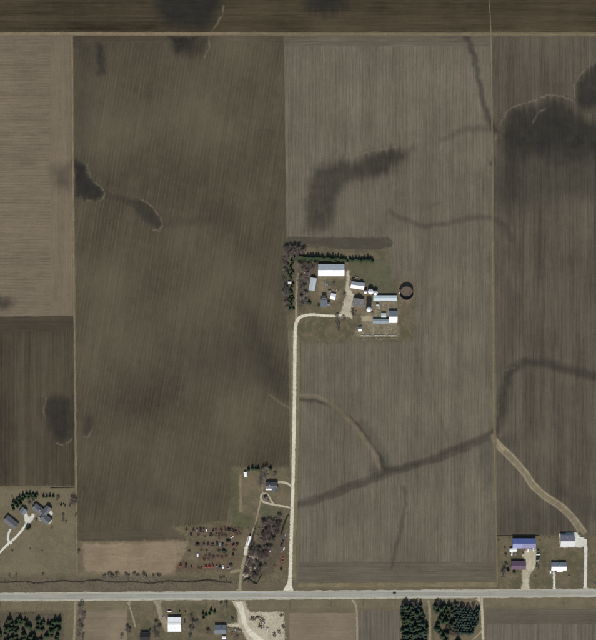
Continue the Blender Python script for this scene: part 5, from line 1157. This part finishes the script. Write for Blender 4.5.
for i in range(7): veh('disc_harrow', 221 + i * 3.5, 526.6 + i * .35 + J(.4), J(12) + 90, 'faded red implement in the tight strip beside the green plot', 'c_darkred', .75, .15, 'red implements beside the green plot')
for i in range(5): veh('disc_harrow', 222 + i * 4.2, 529.6 + i * .3 + J(.3), J(12) + 90, 'faded red implement in the tight strip beside the green plot', 'c_darkred', .7, .15, 'red implements beside the green plot')
veh('semi_trailer', 249.2, 540.4, 75, 'long white semi trailer parked on the machinery yard lane', 'c_white', .95, .3)
for x, y, a, c, nm, l in ((283, 541.5, 70, 'c_dark', 'van', 'black van in the cluster beside the gravel road'), (281.4, 545.4, 65, 'c_dark', 'combine', 'black combine in the cluster beside the gravel road'), (284, 548.4, 75, 'c_white', 'pickup_truck', 'white pickup in the cluster beside the gravel road'), (281.8, 551.2, 60, 'c_grey', 'car', 'light grey car at the end of the cluster beside the gravel road'), (285.4, 534.6, 70, 'c_grey', 'pickup_truck', 'grey pickup between brush line and the parked cluster'), (283.6, 537.8, 75, 'c_blue', 'car', 'blue car between brush line and the parked cluster'),
                         (282.8, 557.8, 80, 'c_orange', 'tractor', 'orange tractor beside the gravel road near the light grey car'), (282.4, 562, 85, 'c_orange', 'grain_wagon', 'orange wagon next to the orange tractor beside the gravel road')):
    veh(nm, x, y, a, l, c, .9 if nm != 'combine' else .7)
for x, y, a, c, nm, l in ((538, 550.2, 10, 'c_dark', 'car', 'black car, at the shed end of the row along the beige drive'), (538.2, 554.4, 5, 'c_white', 'pickup_truck', 'white pickup in the row along the beige drive'), (538, 557.4, 5, 'c_dark', 'pickup_truck', 'black pickup in the row along the beige drive'), (537.8, 560.4, 8, 'c_grey', 'van', 'grey van in the row along the beige drive'), (536.6, 565, 80, 'c_dark', 'van', 'large black van parked lengthways at the beige drive'), (538.6, 567.2, 85, 'c_green', 'pickup_truck', 'dark green pickup beside the large black van'),
                         (528, 550.2, 80, 'c_white', 'van', 'white van parked before the blue-roofed shed'), (533.5, 549.8, 90, 'c_white', 'pickup_truck', 'white pickup before the large door of the blue-roofed shed'), (525.2, 549.4, 85, 'c_red', 'car', 'small red car parked before the blue-roofed shed'), (515.4, 553.6, 100, 'c_grey', 'car', 'grey car beside the low lean-to'), (511.8, 553.6, 85, 'c_white', 'pickup_truck', 'white pickup next to the low lean-to'),
                         (550.3, 571.4, 92, 'c_white', 'van', 'white van at the corner of the small white house'), (555.4, 573.4, 88, 'c_grey', 'car', 'grey car on the pale drive of the small white house'), (169.6, 611.4, 0, 'c_white', 'van', 'white van behind the white-roofed house'), (184.6, 621, 90, 'c_dark', 'pickup_truck', 'black pickup beside the white-roofed house'), (184, 628, 90, 'c_grey', 'car', 'grey car beside the white-roofed house'), (162.8, 617, 60, 'c_grey', 'pickup_truck', 'grey pickup on the broad worn drive'),
                         (361.8, 281.6, 170, 'c_dark', 'grain_wagon', 'black wagon behind the askew white shed'), (353.4, 279.4, 20, 'rust', 'grain_wagon', 'rusty wagon behind the askew white shed'), (326.4, 284.8, 15, 'c_grey', 'car', 'grey car on the lawn south of the machine shed'), (356.4, 277.8, -10, 'wood_pale', 'grain_wagon', 'pale wooden wagon behind the askew white shed'), (232, 634, 80, 'c_darkred', 'pickup_truck', 'faded red pickup beside the blue-grey house'), (229, 630, 95, 'c_grey', 'pickup_truck', 'grey pickup beside the blue-grey house')):
    veh(nm, x, y, a, l, c, 1.0, .28 if x > 500 else .2)
shrub(523, 552.5, 'bare bush between white van and lean-to', None, 1.6, .14, 'twig')

# scrap heaps
def scrap(px, py, rx, ry, n, label, mats, h=1.2, z=.2, group=None):
    t = thing('scrap_pile', label, 'scrap pile', P(px, py, z), 0, group); r = random.Random(int(px * 7 + py))
    rx0, ry0 = rx, ry; mm = MB(); k = 12; ha = [r.uniform(.45, 1.15) for _ in range(12)]; vs = [(0, 0, h * .7)] + [(rx * S * f * math.cos(6.283 * i / k) * ha[i], ry * S * f * math.sin(6.283 * i / k) * ha[i], zz * r.uniform(.5, 1.3)) for f, zz in ((.5, h * .5), (1, -.05)) for i in range(k)]
    mm.add(vs, [(0, 1 + i, 1 + (i + 1) % k) for i in range(k)] + [(1 + i, 1 + k + i, 1 + k + (i + 1) % k, 1 + (i + 1) % k) for i in range(k)]).build('heap', M[mats[0]], t)
    for i in range(n):
        a = r.uniform(0, 6.28); q = math.sqrt(r.random()) * 1.25; x, y = rx * S * q * math.cos(a), ry * S * q * math.sin(a); zz = max(0, h * .55 * (1 - q)) + .15; w = r.random()
        if w < .4: o = pt(t, 'sheet', 'sc_sheet%d' % r.randrange(3), lambda: MB().box(-r.uniform(.6, 1.3), -r.uniform(.3, .7), -.03, r.uniform(.6, 1.3), r.uniform(.3, .7), .03), r.choice(mats), (x, y, zz + .1))
        elif w < .75: o = pt(t, 'beam', 'sc_beam%d' % r.randrange(3), lambda: MB().box(-r.uniform(1, 2.2), -.12, -.12, r.uniform(1, 2.2), .12, .12), r.choice(mats), (x, y, zz))
        else: o = pt(t, 'crate', 'sc_crate%d' % r.randrange(3), lambda: MB().box(-.6, -.5, -.4, .6, .5, .5).box(-.66, -.56, .5, .66, .56, .58), r.choice(mats), (x, y, zz))
        o.rotation_euler = (r.uniform(-.4, .4), r.uniform(-.4, .4), r.uniform(0, 6.28))
scrap(266.6, 552, 3.4, 3.6, 26, 'rust-red scrap heap in the middle of the thicket', ('rust', 'c_darkred', 'c_red', 'c_white'), 1.8)
scrap(253, 558.5, 4.4, 4.5, 30, 'tan rubble and timber heap at the edge of the thicket', ('rubble', 'wood_pale', 'rubble', 'c_darkred'), 1.5)
scrap(250.5, 566, 4.0, 5.0, 30, 'pinkish tan timber heap nearer the highway', ('rubble', 'wood_pale', 'rubble', 'wood'), 1.4)
scrap(246, 575.5, 2.4, 2.4, 12, 'small pale rubble heap by the machinery yard lane', ('rubble', 'wood_pale', 'conc_obj'), 1.1)
scrap(274.6, 565.6, 2.2, 1.8, 10, 'rust-brown scrap heap between thicket and gravel road', ('rust', 'wood'), 1.4)
scrap(259.6, 549, 1.6, 1.4, 8, 'small pale scrap heap beside the rust-red one', ('c_white', 'wood_pale', 'rust'), .9)
for x, y, rx, ry, l in ((252.6, 618.4, 2.6, 2.2, 'dark scrap heap beside the bright wheel track in the gravel yard'), (257.6, 617, 3.4, 1.6, 'long rusty scrap heap at the back of the gravel yard'), (262.6, 620.5, 3.0, 2.6, 'broad rusty scrap heap in the middle of the gravel yard'), (260.4, 626.2, 3.0, 2.2, 'mixed scrap heap just south of the broad rusty one'), (266, 628.6, 2.4, 1.6, 'pale scrap heap with white crates in the gravel yard'), (279, 631, 1.6, 2.8, 'narrow rusty scrap heap at the field side of the gravel yard'), (283.4, 626, 1.4, 3.0, 'dark rusty scrap heap along the tan field edge'), (274.6, 634.4, 1.8, 2.6, 'rusty scrap heap at the south end of the gravel yard'), (281.4, 615.6, 1.8, 1.6, 'small dark scrap heap at the corner of the gravel yard'), (238, 630, 3.4, 2.2, 'weedy scrap heap between blue-grey house and gravel yard'), (236, 637, 3.0, 2.4, 'low brown scrap heap beside the faded red pickup')):
    scrap(x, y, rx, ry, 14, l, ('wood', 'rust', 'iron', 'c_darkred', 'c_grey', 'wood_pale') if 'pale' not in l else ('wood_pale', 'c_white', 'rust'), 1.3, .26)

# utility poles south of the highway, mailboxes
def pole(px, py):
    t = thing('utility_pole', 'wooden utility pole with crossarm on the south verge of the highway', 'utility pole', P(px, py, .13), R(90), 'utility poles along the highway')
    pt(t, 'pole', 'up_pole', lambda: MB().bar((0, 0, -.5), (0, 0, 11.5), .19, .12, 8), 'wood')
    pt(t, 'crossarm', 'up_arm', lambda: MB().box(-1.2, -.07, 10.6, 1.2, .07, 10.78), 'wood')
    for x in (-1.1, -.5, .5, 1.1): pt(t, 'insulator', 'up_ins', lambda: MB().lathe([(.05, 10.78), (.07, 10.86), (.04, 10.96)], 8), 'lamp', (x, 0, 0))
for x in (0, 41, 83, 124, 165.4, 206.5, 248.5, 290, 331, 363, 395.4, 437, 480.5, 522, 563): pole(x, hy(x) + 10.8)
for x in (523.4, 556.4, 587.6, 292.5, 131, 161):
    t = thing('mailbox', 'small mailbox on a post at a drive mouth beside the highway', 'mailbox', P(x, hy(x) + (-5.6 if x > 200 else 5.6), .15), 0, 'mailboxes along the highway')
    pt(t, 'post', 'mb_post', lambda: MB().box(-.05, -.05, -.2, .05, .05, 1.05), 'wood')
    pt(t, 'box', 'mb_box', lambda: MB().prism([(-.12, 1.05), (.12, 1.05), (.12, 1.2), (.06, 1.29), (-.06, 1.29), (-.12, 1.2)], -.25, .25), 'c_grey')

# weeds: loose dead stalks nobody could count
r5 = random.Random(77); m = MB()
def weed_patch(x0, y0, x1, y1, n, h=.7):
    for _ in range(n):
        x, y = r5.uniform(x0, x1), r5.uniform(y0, y1); c = P(x, y, .14); w_ = r5.uniform(.3, 1.1)
        for k in range(5):
            a = r5.uniform(0, 6.28); d_ = Vector((math.cos(a), math.sin(a), 0)); q = Vector((-d_.y, d_.x, 0)) * r5.uniform(.06, .16); hh = r5.uniform(.3, 1) * h
            b = c + d_ * w_ * r5.uniform(0, .6); m.add([b - q, b + q, b + d_ * w_ + Vector((0, 0, hh))], [(0, 1, 2)])
for a in ((176, 522, 240, 580, 900), (244, 515, 289, 583, 700, 1.0), (284, 250, 300, 316, 250), (300, 318, 400, 343, 160), (299, 262, 350, 312, 160), (498, 538, 596, 588, 260), (0, 578, 240, 590, 900, .9), (0, 488, 76, 577, 160), (130, 604, 235, 640, 300), (0, 604, 70, 640, 400), (426, 602, 480, 640, 300), (248, 612, 285, 640, 160)): weed_patch(*a)
tag(m.build('weeds', M['weed']), 'loose dead weeds and stalks scattered over yards and verges', 'weeds', kind='stuff')
# farmyard clutter
for x, y, rx, ry, l, mt in ((352.6, 279.2, 1.8, 1.0, 'small rusty scrap heap behind the askew white shed', ('rust', 'wood', 'iron')), (327, 284, 1.8, 1.2, 'grey scrap heap on the lawn before the machine shed', ('c_grey', 'iron', 'wood')), (309, 268.5, 1.8, .9, 'dark timber heap among the reddish bare trees', ('wood', 'rust', 'wood')), (379, 307, 1.4, 2.4, 'tan straw and timber heap inside the feedlot', ('rubble', 'wood_pale', 'wood')), (371, 312.4, 1.6, 1.0, 'dark scrap heap at the foot of the tall silo', ('iron', 'wood', 'rust')), (363.6, 304.4, .9, 2.0, 'narrow pale timber heap beside the weathered barn', ('wood_pale', 'rubble', 'wood')), (347.6, 262.5, 1.2, .8, 'small pale timber heap near the windbreak', ('wood_pale', 'conc_obj', 'wood')), (337.4, 290.2, 1.2, .9, 'small timber heap beside the white-roofed garage', ('wood', 'wood_pale', 'rust')), (306.4, 272.6, 1.2, .9, 'small pale heap west of the machine shed', ('wood_pale', 'c_white', 'wood'))):
    scrap(x, y, rx, ry, 10, l, mt, .9, .24)
veh('grain_wagon', 376.6, 298.2, 90, 'grey wagon between tall silo and cattle shed', 'c_grey', 1.0, .24)
gable('calf_shed', 'tiny grey calf shed at the north edge of the feedlot pen', 'shed', 377.6, 305, 2.6, 2.0, 0, 1.8, .5, 'w_grey', 'r_grey', doors=[('s', 0, 1, 1.5)])
gable('tool_shed', 'tiny rusty tool shed behind the farmhouse', 'shed', 329.6, 291.4, 2.4, 2.0, 10, 2.0, .6, 'wood', 'r_barn', doors=[('s', 0, 1, 1.7)])
